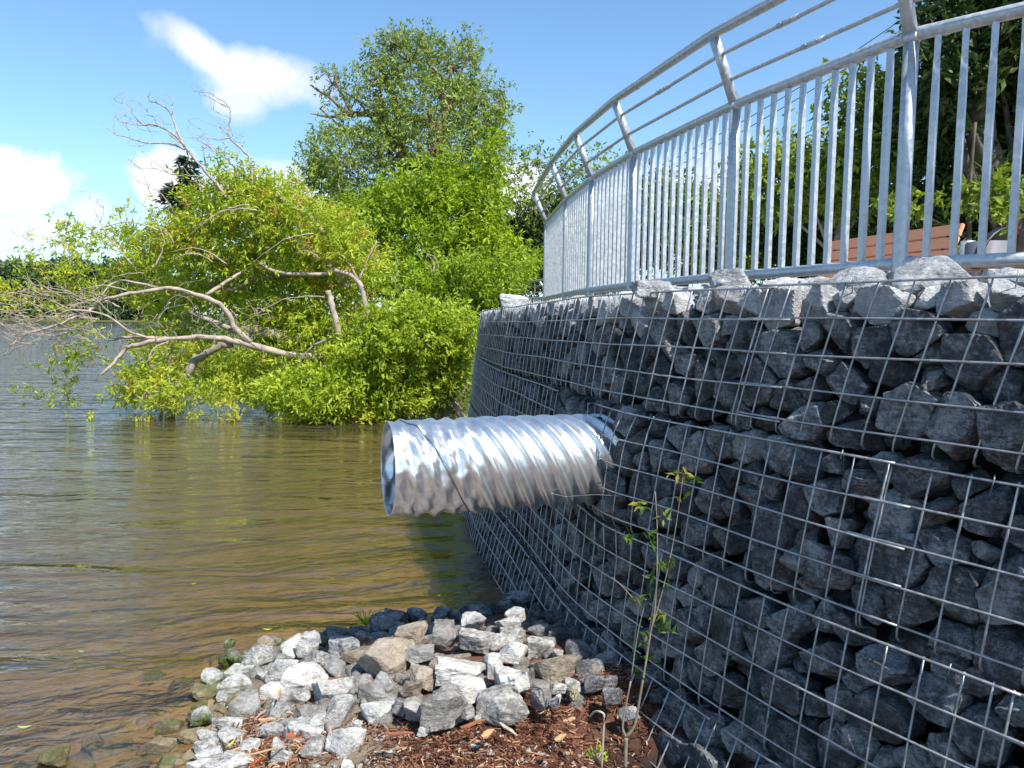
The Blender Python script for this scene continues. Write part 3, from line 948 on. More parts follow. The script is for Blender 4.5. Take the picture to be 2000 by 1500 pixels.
R0 = EYE+.27
posts = [(2.75, 2.55), (1.745, 3.53), (1.29, 4.65), (.905, 6.0), (.70, 7.06), (.555, 8.35), (.425, 10.3)]
railing(posts, R0, 1.0, (.17, 0, 1), .375, 'galvanised steel railing with an outward-leaning top curving along the gabion wall crest', 'railing')
far_posts = [(-.1, 24.0), (.45, 22.0), (.95, 20.2), (1.45, 18.4), (1.9, 16.4), (2.15, 14.4), (2.15, 13.0)]
railing(far_posts[::-1], EYE-.42, 1.0, (.3, 0, 1), .42, 'distant second galvanised railing with slanted top beyond the far end of the wall', 'railing', spacing=.2, detailed=False)

# terrace and curb
TZ = EYE-.17
b = MB(); pl = [(p[0]+.35, p[1]) for p in posts]; pl = [(4.2, .2)]+pl+[(.5, 12), (.1, 24)]
outer_ = [(60, -10)]*1+[(60, 60), (0.2, 60)]
poly = np.array(pl+[(.1, 60), (70, 60), (70, .2)], float)
bmn = bmesh.new(); vs = [bmn.verts.new((*p, TZ)) for p in poly]; f = bmn.faces.new(vs)
r_ = bmesh.ops.extrude_face_region(bmn, geom=[f]); [setattr(v, 'co', v.co-Vector((0, 0, 2.2))) for v in r_['geom'] if isinstance(v, bmesh.types.BMVert)]
bmesh.ops.recalc_face_normals(bmn, faces=bmn.faces[:]); me = bpy.data.meshes.new('terrace'); bmn.to_mesh(me); bmn.free()
me.materials.append(plain('terrace_paving', (0.33, 0.32, 0.31), 0.9, 0.15, 15)); o = bpy.data.objects.new('terrace_pavement', me); COL.objects.link(o); tag(o, kind='structure')
b = MB(); cp = rail_material_path([(*p, 0) for p in posts], 6)[:, :2]; d_ = np.gradient(cp, axis=0); d_ /= np.linalg.norm(d_, axis=1)[:, None]
nl_ = np.column_stack([-d_[:, 1], d_[:, 0]]); V = []
for p, q in zip(cp, nl_):
    for o_, z in ((.10, TZ-.6), (.10, TZ+.10), (-.12, TZ+.10), (-.12, TZ-.6)): V.append((*(p+q*o_), z))
b.add(V, [[k*4+e, k*4+(e+1) % 4, (k+1)*4+(e+1) % 4, (k+1)*4+e] for k in range(len(cp)-1) for e in range(4)])
o = b.build('terrace_kerb', M_concrete, smooth=False); tag(o, kind='structure')


# ------------------------------------------------------------------ benches
def bench(p_right, p_left, zg, label, seat_h=.44):
    a = np.array(p_right, float); c = np.array(p_left, float); L = np.linalg.norm(c-a); ex = np.array([*unit(c-a), 0])
    fw = np.array([-ex[1], ex[0], 0]);
    if fw[0] > 0: fw = -fw                       # benches look out to the lake
    root = thing('park_bench', (*((a+c)/2), zg), label, 'bench', 'benches on the terrace')
    mid = np.array([*((a+c)/2), zg]); up = np.array([0, 0, 1.0])
    bk = unit(up*.93-fw*.36)                      # backrest direction, leaning back
    nb_ = np.cross(ex, bk)
    for k in range(4):
        b = MB(); cc = mid+fw*.02+up*(seat_h+.075)+bk*(.05+k*.098)
        b.box(cc, [ex, bk, nb_], (L/2, .047, .016), .006); b.build('backrest_slat', M_orange, root, smooth=False)
    for k in range(4):
        b = MB(); cc = mid+fw*(.07+k*.108)+up*(seat_h+.006*abs(k-1.5))
        b.box(cc, [ex, fw, up], (L/2, .048, .018), .005); b.build('seat_slat', M_orange, root, smooth=False)
    for sx in (-1, 1):
        e = mid+ex*sx*(L/2-.10); b = MB()
        pts_ = [e+fw*(.27+.19*math.cos(q))+up*(seat_h+.0+.20*math.sin(q)) for q in np.linspace(0, math.pi, 14)]
        V = []
        for q in pts_:
            for w in (-.022, .022):
                V += [q+ex*w, q+ex*w+unit(q-(e+fw*.27+up*seat_h))*.010]
        b.add(V, [[k*4+e_, k*4+f_, (k+1)*4+f_, (k+1)*4+e_] for k in range(13) for e_, f_ in ((0, 1), (1, 3), (3, 2), (2, 0))])
        b.build('armrest', M_black, root)
        b = MB(); b.tube([e+fw*.42, e+fw*.40+up*seat_h], .018, 8); b.tube([e-fw*.05, e+fw*.04+up*seat_h, e-fw*.10+up*(seat_h+.38)], .018, 8)
        b.tube([e-fw*.05+up*.012, e+fw*.42+up*.012], .016, 8); b.tube([e+fw*.02+up*(seat_h-.03), e+fw*.42+up*(seat_h-.03)], .014, 8)
        b.build('leg_frame', M_black, root)
    return root


bench((3.06, 5.50), (2.68, 6.85), TZ, 'orange-brown slatted bench seen behind the railing, left of the tree')
bench((2.95, 3.05), (2.66, 4.02), TZ-.03, 'orange-brown slatted bench partly cut off by the right edge of the photo', .47)
b = MB(); p = W(1890, 485, 4.9); b.tube([[p[0], p[1], TZ], [p[0], p[1], p[2]+.045]], .042, 14); o = b.build('bollard', M_rail, origin=(p[0], p[1], TZ)); tag(o, 'short galvanised stub post between the two benches', 'bollard')
b = MB(); p = W(1926, 485, 4.7); b.box((p[0], p[1], (TZ+p[2]+.04)/2), np.eye(3), (.085, .085, (p[2]+.04-TZ)/2), .008); o = b.build('utility_box', plain('grey_paint', (.16, .165, .18), .5, .08), origin=(p[0], p[1], TZ)); tag(o, 'small grey box standing behind the bench armrest', 'box')
b = MB(); a = W(1845, 497, 6.6); c = W(1990, 488, 6.0); ex = unit([c[0]-a[0], c[1]-a[1], 0]); mid = (a+c)/2
b.box((mid[0]+.4, mid[1], (TZ+mid[2])/2), [ex, np.cross([0, 0, 1], ex), [0, 0, 1]], (1.1, .12, (mid[2]-TZ)/2), .01); o = b.build('low_wall', M_concrete, origin=(mid[0]+.4, mid[1], TZ)); tag(o, 'low grey concrete wall behind the benches', 'wall')

# ------------------------------------------------------------------ shore rock pile
def pile_z(px, py):
    return 0.07


SR = [  # px, py, width, height, tone (w pale, g grey, t tan, s in shadow, m mossy), own label or None
(575,1257,44,36,'w',0),(612,1250,40,28,'w',0),(601,1268,46,30,'w',0),(513,1284,70,46,'w','pale blocky rock at the water edge, highest of the left cluster'),
(560,1279,36,24,'w',0),(415,1325,44,32,'w','small white rock farthest left, dry above green moss'),(471,1309,50,36,'w',0),(463,1341,60,38,'m','flat rock at the water edge with a pale top and green mossy sides'),
(510,1318,28,24,'w',0),(550,1305,72,48,'w',0),(598,1321,84,60,'w','large flat pinkish white rock in the middle of the left cluster'),(625,1287,50,36,'w',0),(657,1303,52,42,'g',0),
(700,1284,64,40,'t',0),(644,1350,90,74,'w','big rough grey-white rock left of the brown slab'),(665,1388,58,56,'w','white squarish rock below the big rough one'),(601,1393,68,40,'g',0),
(583,1364,62,42,'w',0),(540,1353,52,40,'w',0),(484,1385,80,64,'g','wedge-shaped grey rock with a shaded striped face beside the moss'),(553,1388,46,34,'w',0),(428,1412,36,36,'m',0),
(449,1436,62,48,'m','rock half coated in green moss and half bare'),(532,1424,68,28,'w',0),(577,1428,62,42,'w',0),(622,1412,38,36,'w',0),(612,1433,48,28,'w',0),
(679,1452,86,38,'w','long flat pale slab lying alone on the bare soil'),(607,1463,50,44,'w',0),(550,1473,40,62,'w','upright narrow pale rock at the bottom beside red leaves'),(449,1479,36,44,'w',0),(484,1460,42,26,'w',0),
(473,1489,54,32,'w',0),(695,1417,24,28,'w',0),(681,1497,26,22,'w','small round white stone on the soil at the bottom edge'),(740,1385,84,34,'w',0),(727,1356,54,34,'g',0),
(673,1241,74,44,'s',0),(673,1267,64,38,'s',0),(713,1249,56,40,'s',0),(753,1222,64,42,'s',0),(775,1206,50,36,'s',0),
(810,1235,70,40,'t','flat brown rock at the back of the pile just past the shadow'),(870,1246,60,64,'g','grey upright rock at the back of the pile, split by a shaded face'),(928,1218,54,42,'w','tan-white triangular rock at the top of the pile'),
(934,1258,70,60,'w',0),(975,1254,34,54,'w',0),(1002,1246,50,48,'w',0),(991,1218,50,36,'w',0),(1008,1202,54,26,'w','pale rock farthest back in the pile beside the shadow'),(1005,1278,60,60,'w',0),
(1057,1262,54,42,'w',0),(1090,1275,20,20,'w',0),(1077,1303,90,58,'t','large flat tan-topped rock at the right end of the pile'),(1118,1339,30,38,'w',0),(1088,1347,36,24,'w',0),
(1060,1364,44,48,'g',0),(1085,1370,28,28,'w',0),(1008,1334,84,56,'w',0),(983,1374,106,66,'w','broadest white rock, at the front edge of the pile above the mulch'),
(870,1377,90,80,'g','large grey-brown rock with a pale corner at the front of the pile'),(917,1344,72,50,'w',0),(901,1308,96,42,'w','long pale cracked rock across the centre of the pile'),(964,1300,42,54,'w',0),(898,1287,56,28,'t',0),
(818,1276,60,40,'g',0),(766,1259,64,34,'t',0),(799,1259,32,24,'t',0),(755,1296,124,76,'t','biggest rock of the pile, a brown slab with a dark hollow face'),(752,1338,58,62,'g','round dark grey rock in front of the big brown slab'),
(829,1323,56,46,'t',0),(804,1342,42,36,'t',0),(815,1385,46,58,'g',0),(782,1378,38,42,'g',0),(914,1391,26,38,'g',0),(931,1405,18,20,'w',0),(860,1414,60,20,'g',0),(829,1422,32,24,'w',0),
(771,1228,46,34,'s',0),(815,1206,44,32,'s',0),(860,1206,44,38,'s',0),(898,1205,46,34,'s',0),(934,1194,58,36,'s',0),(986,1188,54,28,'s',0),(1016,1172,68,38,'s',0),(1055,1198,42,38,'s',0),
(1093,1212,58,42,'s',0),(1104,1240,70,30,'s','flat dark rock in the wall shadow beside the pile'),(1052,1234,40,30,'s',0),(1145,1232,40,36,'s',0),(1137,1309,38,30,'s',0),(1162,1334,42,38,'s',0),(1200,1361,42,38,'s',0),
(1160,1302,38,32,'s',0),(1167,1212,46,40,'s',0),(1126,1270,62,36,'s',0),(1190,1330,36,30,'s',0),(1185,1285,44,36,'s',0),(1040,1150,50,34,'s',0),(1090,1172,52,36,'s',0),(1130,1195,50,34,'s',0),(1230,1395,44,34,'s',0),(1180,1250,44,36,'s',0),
(405,1442,44,32,'m',0),(412,1478,50,34,'m',0),(440,1503,50,30,'m',0),(398,1398,40,30,'m',0),(440,1368,44,30,'m',0),(392,1462,34,26,'m',0),(418,1500,40,26,'m',0),(455,1410,36,26,'m',0),(385,1500,44,28,'m',0),(520,1252,36,22,'t',0),(640,1240,40,26,'s',0),(705,1235,44,28,'s',0)]
MATS = {'w': M_rock_white, 'g': M_rock_gray, 't': M_rock_tan, 's': M_rock_shade, 'm': M_rock_white}  # shadow-band rocks take the dark stone, so their shade is painted in
CLS = {'w': ('pale angular rock in the sunlit pile on the shore, unremarkable among its neighbours', 'pale rocks of the shore pile'),
       'g': ('mid-grey angular rock in the sunlit pile on the shore', 'grey rocks of the shore pile'),
       't': ('brownish angular rock in the sunlit pile on the shore', 'brown rocks of the shore pile'),
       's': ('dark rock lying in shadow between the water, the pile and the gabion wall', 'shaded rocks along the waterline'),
       'm': ('rock with green moss at the water edge left of the pile', 'mossy rocks at the water edge')}
for k, (px, py, w_, h_, tone, lab) in enumerate(SR):
    # the heap rises from the water edge towards the wall
    zc = .045+.22*min(1, max(0, (px-450)/420))
    if py > 1400: zc = max(.10, zc-.03)
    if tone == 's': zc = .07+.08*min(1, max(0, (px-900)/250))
    for _ in range(4):
        p = atz(px, py, zc); g_ = float(ground_z(p[None, :2])[0]); need = g_+h_*p[1]/FPX*.25
        if zc < need: zc = need
    p = atz(px, py, zc); sx = w_*p[1]/FPX/2; sz = h_*p[1]/FPX/2*.92
    sy = (sx+sz)/2*random.uniform(.9, 1.25)
    N, H = free_planes((sx*1.08, sy*1.08, sz*1.0), 10, .56)
    V, F = rock_verts(N, H, 5 if w_ > 40 else 4, 42, .045, k+900)
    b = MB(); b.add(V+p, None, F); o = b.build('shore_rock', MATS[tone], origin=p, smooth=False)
    if lab: tag(o, lab, 'rock')
    else: tag(o, CLS[tone][0], 'rock', CLS[tone][1])
# filler rubble under and between them
b = MB()
for k in range(260):
    u_, v_ = random.random(), random.random()
    px = 440+u_*720; py = 1235+v_*(225-.16*abs(px-620)) if px < 760 else 1200+v_*(190)
    p = atz(px, py, .05+.10*min(1, (px-440)/400)); g_ = float(ground_z(p[None, :2])[0]); p[2] = max(g_+.01, p[2]-.02)
    r0 = random.uniform(.018, .04); p[2] -= .012; N, H = free_planes((r0*1.3, r0*1.1, r0*.8), 9, .6)
    V, F = rock_verts(N, H, 3, 30, .06, k+3000); b.add(rotz_rand(V)+p, None, F)
o = b.build('rubble', M_rock_gray); tag(o, 'small broken stones filling the gaps of the shore pile', 'rubble', kind='stuff')
# pebbles on the soil
b = MB()
for k in range(260):
    px = random.uniform(600, 1220); py = random.uniform(1385, 1500)
    p = atz(px, py, .27); p[2] = float(ground_z(p[None, :2])[0])+.004; r0 = random.uniform(.003, .012)
    N, H = free_planes((r0*1.2, r0, r0*.7), 7, .7); V, F = rock_verts(N, H, 2, 16, .05, k+5000); b.add(rotz_rand(V)+p, None, F)
o = b.build('pebbles', M_rock_white); tag(o, 'scattered white gravel chips on the soil and mulch', 'pebbles', kind='stuff')

# wet and drowned stones in the shallows
WR = [(104,1470,62,36,.03,'low mossy rock breaking the surface at the bottom left'),(188,1452,54,30,-.03,0),(308,1460,84,42,-.02,0),(336,1412,52,28,.0,'small brown rock just awash left of the shore'),(288,1408,62,34,-.05,0),
(376,1432,44,28,.02,'little mossy rock awash, second out from the shore'),(384,1394,40,28,.025,'round algae-covered rock poking up left of the grey wedge rock'),(428,1386,46,32,.03,0),(400,1352,56,28,.02,0),(352,1338,56,26,-.03,0),(296,1322,66,28,-.07,0),(224,1470,90,40,-.06,0),
(372,1476,56,30,.01,0),(432,1462,44,34,.03,0),(425,1492,50,30,.03,0),(330,1494,70,28,-.01,0),(256,1430,56,26,-.07,0),(150,1495,90,34,-.05,0),(60,1500,80,30,-.06,0),(210,1420,70,28,-.09,0),(300,1370,64,26,-.08,0),
(250,1385,60,26,-.10,0),(395,1375,34,18,.0,0),(360,1455,40,22,-.01,0),(270,1495,60,30,-.04,0),(345,1375,40,20,-.03,0)]
for k, (px, py, w_, h_, z, lab) in enumerate(WR):
    p = atz(px, py, z); sx = w_*p[1]/FPX/2*1.1; sz = h_*p[1]/FPX/2; p[2] -= sz*.42
    N, H = free_planes((sx, sx*.85, sz*1.1), 9, .6); V, F = rock_verts(N, H, 4, 16, .06, k+7000)
    b = MB(); b.add(V+p, None, F); o = b.build('shallow_water_rock', M_rock_moss, origin=p, smooth=False)
    if lab: tag(o, lab, 'rock')
    else: tag(o, 'brown rock lying under or awash in the shallow water at the lower left', 'rock', 'rocks in the shallows')

# mulch of shredded bark
b = MB(); n = 6500
for k in range(n+900):
    px = random.uniform(690, 1420); py = random.uniform(1368, 1530)
    if px > 1080: py = 1345+(py-1368)*1.14
    if py < 1375+abs(px-1000)*.10 and px < 1000: continue
    if px < 800 and random.random() > (px-690)/110: continue
    p = atz(px, py, .27); p = atz(px, py, float(ground_z(p[None, :2])[0])); p[2] = float(ground_z(p[None, :2])[0])+random.uniform(.002, .014)
    if signed_shore(p[None, :2])[0] < .1: continue
    L = random.uniform(.008, .034) if random.random() < .95 else random.uniform(.035, .06); w = random.uniform(.0012, .005)
    th = random.uniform(0, 6.28); d = np.array([math.cos(th), math.sin(th), random.uniform(-.35, .35)]); s_d = np.array([-math.sin(th), math.cos(th), random.uniform(-.5, .5)])
    upv = np.array([0, 0, w*.6]); q = [p-d*L/2-s_d*w/2, p-d*L/2+s_d*w/2, p+d*L/2+s_d*w*.4, p+d*L/2-s_d*w*.4]
    V = q+[x+upv for x in q]
    b.add(V, [[0, 1, 2, 3], [4, 7, 6, 5], [0, 4, 5, 1], [1, 5, 6, 2], [2, 6, 7, 3], [3, 7, 4, 0]], None, random.random()**1.6)
mm = leaf_material('bark_mulch', G((0.0, (0.05, 0.018, 0.010)), (0.45, (0.16, 0.062, 0.034)), (0.8, (0.34, 0.17, 0.09)), (1.0, (0.58, 0.42, 0.28))), 0.02, .8)
o = b.build('mulch', mm, smooth=False, attr=True); tag(o, 'reddish brown shredded bark mulch covering the bank', 'mulch', kind='stuff')


def splinter(px, py, L, w, ang, mat, lab, z=.30, cat='wood chip', rise=0.0):
    p = atz(px, py, z); d = np.array([math.cos(ang), math.sin(ang), rise]); s_d = unit(np.array([-d[1], d[0], .1])); n_ = np.cross(unit(d), s_d)
    V = []
    for tt_, ww in ((-.5, .5), (-.2, 1), (.15, .85), (.5, .25)):
        c = p+d*L*tt_+n_*.004*math.sin(tt_*5)
        for sx, sy in ((-1, -1), (1, -1), (1, 1), (-1, 1)): V.append(c+s_d*w/2*ww*sx+n_*w*.22*ww*sy)
    b = MB(); b.add(V, [[r*4+e, r*4+(e+1) % 4, (r+1)*4+(e+1) % 4, (r+1)*4+e] for r in range(3) for e in range(4)]+[[3, 2, 1, 0], [12, 13, 14, 15]])
    o = b.build('wood_splinter', mat, origin=p, smooth=False); tag(o, lab, cat)


M_splint = plain('fresh_wood', (0.50, 0.30, 0.15), .8, .3, 40, stretch=(1, 1, 5)); M_splint_r = plain('red_wood', (0.28, 0.10, 0.045), .8, .3, 40)
b = MB()
for k in range(900):
    px = random.gauss(520, 70); py = random.gauss(1440, 50)
    if not (430 < px < 720 and 1330 < py < 1500): continue
    p = atz(px, py, .13); p[2] = max(float(ground_z(p[None, :2])[0])+.01, .06+random.uniform(0, .05)); L = random.uniform(.012, .06); w = random.uniform(.0012, .003)
    th = random.uniform(0, 6.28); d = np.array([math.cos(th), math.sin(th), random.uniform(-.3, .3)]); b.tube([p-d*L/2, p+(0, 0, .004), p+d*L/2], w, 4, True, random.uniform(.3, 1)**1.2)
o = b.build('reed_litter', mm, smooth=False, attr=True); tag(o, 'dry brown reed litter washed between the pale rocks on the left', 'litter', kind='stuff')
splinter(993, 1424, .10, .012, -1.0, plain('pale_wood', (.52, .40, .28), .8, .3, 40), 'pale split stick on the mulch in front of the broadest white rock', .285)
splinter(925, 1413, .09, .013, .5, M_splint_r, 'reddish bark splinter leaning at the foot of the front rocks', .29)
splinter(780, 1432, .09, .012, -.05, M_splint_r, 'reddish bark strip lying on bare soil left of the mulch', .285)
splinter(953, 1432, .05, .02, .8, M_splint, 'broad orange bark chip left of the pale split stick', .285)
splinter(522, 1405, .06, .014, -.05, M_splint, 'short orange stick wedged between pale rocks', .2)
splinter(545, 1355, .10, .010, -1.4, M_splint, 'curved orange twig draped over the pale rocks', .17)
splinter(1095, 1440, .045, .016, .6, M_splint, 'small pale chip in the mulch near the wall shadow', .285)
splinter(1115, 1405, .05, .013, .2, M_splint, 'orange chip in the mulch right of the rock pile', .285)
splinter(520, 1466, .17, .006, .35, M_splint, 'thin dry reed lying across the lower rocks', .17)


# ------------------------------------------------------------------ foliage builder
def leaves(mb_, P, Dr, size, width, tint, jitter=.25, fold=.25):
    """one folded pointed leaf per row of P, along Dr"""
    n = len(P); Dr = Dr/np.linalg.norm(Dr, axis=1)[:, None]
    R_ = RNG.normal(size=(n, 3)); Sd = np.cross(Dr, R_); Sd /= np.linalg.norm(Sd, axis=1)[:, None]+1e-9
    Nn = np.cross(Dr, Sd); L = size*RNG.uniform(1-jitter, 1+jitter, n); L = L[:, None]
    Wd = L*width
    a = P; c = P+Dr*L; l = P+Dr*L*.42+Sd*Wd/2+Nn*Wd*fold; r = P+Dr*L*.42-Sd*Wd/2+Nn*Wd*fold
    V = np.stack([a, r, c, l], 1).reshape(-1, 3)
    i = np.arange(n)*4
    T = np.concatenate([np.stack([i, i+1, i+2], 1), np.stack([i, i+2, i+3], 1)])
    mb_.add(V, None, T, np.concatenate([tint, tint]))


def crown_points(center, rad, nclump, per, clump_r, shell=.55):
    center = np.asarray(center, float); rad = np.asarray(rad, float)
    D = RNG.normal(size=(nclump, 3)); D /= np.linalg.norm(D, axis=1)[:, None]
    rr = RNG.uniform(shell**3, 1, nclump)**(1/3)
    C = center+D*rad*rr[:, None]
    P = np.repeat(C, per, 0)+RNG.normal(size=(nclump*per, 3))*np.asarray(clump_r)
    out = np.repeat(D, per, 0)
    return C, P, out, np.repeat(RNG.uniform(0, 1, nclump), per)


def crown(mb_, blobs, per, leaf, width, clump_r, nleaf=5, droop=.3, tint_base=.5, tint_var=.35, shell=.5, density=1.0, twigs=None, orange=0.0):
    Cs = []
    for (c, rad, ncl) in blobs:
        C, P, out, ct = crown_points(c, rad, int(ncl*density), per, clump_r, shell)
        n = len(P)
        Pn = np.repeat(P, nleaf, 0); O = np.repeat(out, nleaf, 0)
        Dr = RNG.normal(size=Pn.shape)*.75+O*.45+np.array([0, 0, -droop])
        tint = tint_base+(np.repeat(ct, nleaf)-.5)*tint_var+RNG.normal(size=len(Pn))*.10
        if orange:
            msk = np.repeat(RNG.random(n) < orange, nleaf); tint = np.where(msk, 1.0, np.clip(tint, 0, .93))
        Pn = Pn+RNG.normal(size=Pn.shape)*leaf*.25
        leaves(mb_, Pn, Dr, leaf, width, np.clip(tint, 0, 1))
        Cs.append((np.asarray(c, float), C))
    if twigs is not None:
        for c, C in Cs:
            for q in C[::max(1, len(C)//twigs[1])]:
                mid_ = (c+q)/2+RNG.normal(size=3)*.08*np.linalg.norm(q-c)
                twigs[0].tube([c, mid_, q], [twigs[2], twigs[2]*.6, twigs[2]*.2], 4, False)
    return Cs


def limb(mb_, pts_, r0, r1, sides=7, wob=.0, sub=4):
    P = np.array(pts_, float); n = len(P)
    if n > 2:      # Catmull-Rom
        Q_ = np.vstack([2*P[0]-P[1], P, 2*P[-1]-P[-2]]); out = []
        for i in range(1, n):
            for k in range(sub):
                t_ = k/sub; p0, p1, p2, p3 = Q_[i-1], Q_[i], Q_[i+1], Q_[i+2]
                out.append(.5*((2*p1)+(-p0+p2)*t_+(2*p0-5*p1+4*p2-p3)*t_**2+(-p0+3*p1-3*p2+p3)*t_**3))
        P = np.array(out+[P[-1]])
    if wob: P[1:-1] += RNG.normal(size=P[1:-1].shape)*wob
    R_ = np.linspace(r0, r1, len(P))*(1+RNG.normal(size=len(P))*.06)
    mb_.tube(P, R_, sides, True)
    return P


def bush_z(px, Y): return float(ground_z(np.array([[ray(px, 620)[0]*Y, Y]]))[0])


def px_blob(px, py, Y, wpx, hpx, depth, ncl):
    return (W(px, py, Y), (wpx*Y/FPX/2, depth, hpx*Y/FPX/2), ncl)


def tree(name, label, cat, mat, bark, blobs, base, trunk_top, r0, leaf, width, clump, per=8, nleaf=5, droop=.3, group=None, shell=.5, ntw=8, limbs=(), tint=.5, tv=.35, orange=0.0, r_l=.35):
    root = thing(name, base, label, cat, group)
    tk = MB(); base = np.asarray(base, float); tt_ = np.asarray(trunk_top, float)
    limb(tk, [base-(0, 0, .15), base+(tt_-base)*.35+RNG.normal(size=3)*r0*.5, base+(tt_-base)*.7+RNG.normal(size=3)*r0*.5, tt_], r0*1.15, r0*.6, 9)
    for (c, rad, ncl) in blobs:
        st = base+(tt_-base)*random.uniform(.45, 1.0)
        limb(tk, [st, st*.55+np.asarray(c)*.45+RNG.normal(size=3)*.1*np.linalg.norm(np.asarray(c)-st), c], r0*r_l, r0*.10, 6)
    for P_, a_, b_ in limbs: limb(tk, P_, a_, b_, 8, .01)
    cr = MB(); crown(cr, blobs, per, leaf, width, clump, nleaf, droop, tint, tv, shell, 1.0, (tk, ntw, r0*.10), orange)
    tk.build('trunk', bark, root); cr.build('crown', mat, root, attr=True)
    return root


# ------------------------------------------------------------------ the old willow
Yw = 30.0
wb = W(850, 560, Yw); wb[2] = bush_z(850, Yw)
bl = [px_blob(*a) for a in [
    (800, 120, Yw, 170, 110, 1.6, 75), (880, 135, Yw, 130, 110, 1.6, 55), (740, 165, Yw-.6, 110, 100, 1.2, 40), (840, 215, Yw-.8, 230, 130, 1.8, 105), (930, 215, Yw, 105, 130, 1.4, 50),
    (650, 165, Yw, 50, 90, .7, 8), (695, 190, Yw, 50, 60, .8, 6), (625, 212, Yw, 30, 40, .4, 1),
    (690, 320, Yw-1, 190, 150, 1.8, 115), (650, 350, Yw-1, 120, 120, 1.4, 60), (760, 290, Yw-1, 120, 90, 1.4, 50), (940, 300, Yw+.5, 90, 150, 1.4, 55), (890, 340, Yw, 150, 120, 1.4, 70),
    (665, 250, Yw-.5, 90, 50, 1, 18), (740, 390, Yw-1, 140, 80, 1.2, 55), (970, 250, Yw, 40, 100, .8, 16), (780, 240, Yw-.6, 110, 60, 1.2, 28), (850, 290, Yw-2.2, 110, 90, .5, 26), (870, 360, Yw-2.2, 130, 70, .5, 26), (975, 200, Yw, 50, 80, .6, 14), (765, 90, Yw, 90, 60, .8, 14), (920, 90, Yw, 60, 60, .8, 10)]]
wl = [([W(850, 420, Yw), W(852, 330, Yw-.5), W(858, 262, Yw-.9), W(872, 215, Yw-.8)], .26, .15), ([W(858, 262, Yw-.9), W(830, 235, Yw-.6), W(800, 228, Yw-.4), W(770, 200, Yw), W(745, 130, Yw)], .2, .05),
      ([W(872, 215, Yw-.8), W(910, 190, Yw-.4), W(960, 210, Yw)], .18, .04), ([W(872, 215, Yw-.8), W(850, 150, Yw), W(820, 80, Yw)], .18, .04),
      ([W(770, 290, Yw), W(745, 240, Yw), W(720, 222, Yw), W(680, 222, Yw), W(650, 195, Yw), W(606, 165, Yw)], .2, .03), ([W(680, 222, Yw), W(640, 228, Yw), W(607, 222, Yw)], .07, .015), ([W(690, 222, Yw), W(660, 170, Yw), W(648, 120, Yw)], .07, .015),
      ([W(840, 350, Yw), W(790, 300, Yw), W(740, 200, Yw), W(735, 175, Yw)], .26, .05)]
tree('willow_tree', 'tall old willow with an open grey-green crown towering over the shore', 'tree', M_leaf_willow, M_red_bark, [(c, tuple(q*.95 for q in r), int(n*1.0)) for c, r, n in bl], wb, W(850, 400, Yw), .32, .17, .30, (.26, .26, .20), per=8, nleaf=6, droop=.55, ntw=14, limbs=wl, r_l=.12, tv=.5, tint=.6, shell=.65)

# conifer
Yc = 38.0; root_p = W(352, 560, Yc); root_p[2] = bush_z(345, Yc)
root = thing('conifer_tree', root_p, 'dark conifer peeking above the fallen tree on the left', 'tree')
tk = MB(); limb(tk, [root_p, W(352, 430, Yc), W(368, 305, Yc)], .25, .03); cr = MB()
topz = W(368, 305, Yc); baz = W(345, 520, Yc)
P, Dr = [], []
for k in range(120):
    f_ = random.random()**.8; c = topz+(baz-topz)*f_; L = .25+2.3*f_*random.uniform(.5, 1.1); th = random.uniform(0, 6.28)
    d = np.array([math.cos(th), math.sin(th), -.1]); tk.tube([c, c+d*L], [.03, .008], 4, False)
    for q in range(26):
        P.append(c+d*L*random.uniform(.15, 1)+RNG.normal(size=3)*.09); Dr.append(d*.7+RNG.normal(size=3)*.45+(0, 0, -.35))
leaves(cr, np.array(P), np.array(Dr), .34, .30, RNG.random(len(P)))
tk.build('trunk', M_dark_bark, root); cr.build('crown', M_leaf_conifer, root, attr=True)

# bright green shrubs standing on the bank
def clumpy(name, label, mat, bark, lst, Y, leaf, clump, per, nleaf=5, group=None, **kw):
    bl = [px_blob(px, py, Y+dy, w, h, dp, n) for px, py, dy, w, h, dp, n in lst]
    cx = np.mean([b_[0][0] for b_ in bl]); base = np.array([cx, Y+.3, float(ground_z(np.array([[cx, Y+.3]]))[0])]); top = base+(0, 0, 1.6)
    return tree(name, label, 'tree' if 'tree' in name else 'shrub', mat, bark, bl, base, top, kw.pop('r0', .07), leaf, kw.pop('width', .36), clump, per, nleaf, group=group, **kw)


clumpy('young_tree', 'bright green young tree with an upright leafy spire below the willow', M_leaf_green, M_bark,
       [(955, 300, 0, 40, 130, .3, 20), (945, 380, 0, 80, 110, .5, 42), (860, 350, 0, 120, 80, .6, 45), (800, 400, 0, 150, 90, .8, 75), (900, 430, 0, 160, 110, .9, 95), (960, 480, 0, 90, 110, .6, 50), (730, 430, 0, 110, 80, .7, 45), (830, 480, -.3, 190, 100, .9, 95), (700, 390, .3, 70, 50, .4, 14)],
       16.0, .115, (.16, .16, .12), 8, 6, droop=.25, ntw=9, tint=.55, tv=.5)
clumpy('leafy_shrub', 'dense bright green shrub between the young tree and the gabion wall', M_leaf_green, M_bark,
       [(900, 560, 0, 170, 110, .7, 95), (960, 540, .5, 90, 90, .6, 45), (820, 570, 0, 150, 110, .7, 85), (950, 590, 0, 80, 60, .4, 30)],
       13.6, .10, (.13, .13, .10), 8, 6, droop=.3, ntw=9, tint=.45, tv=.5)
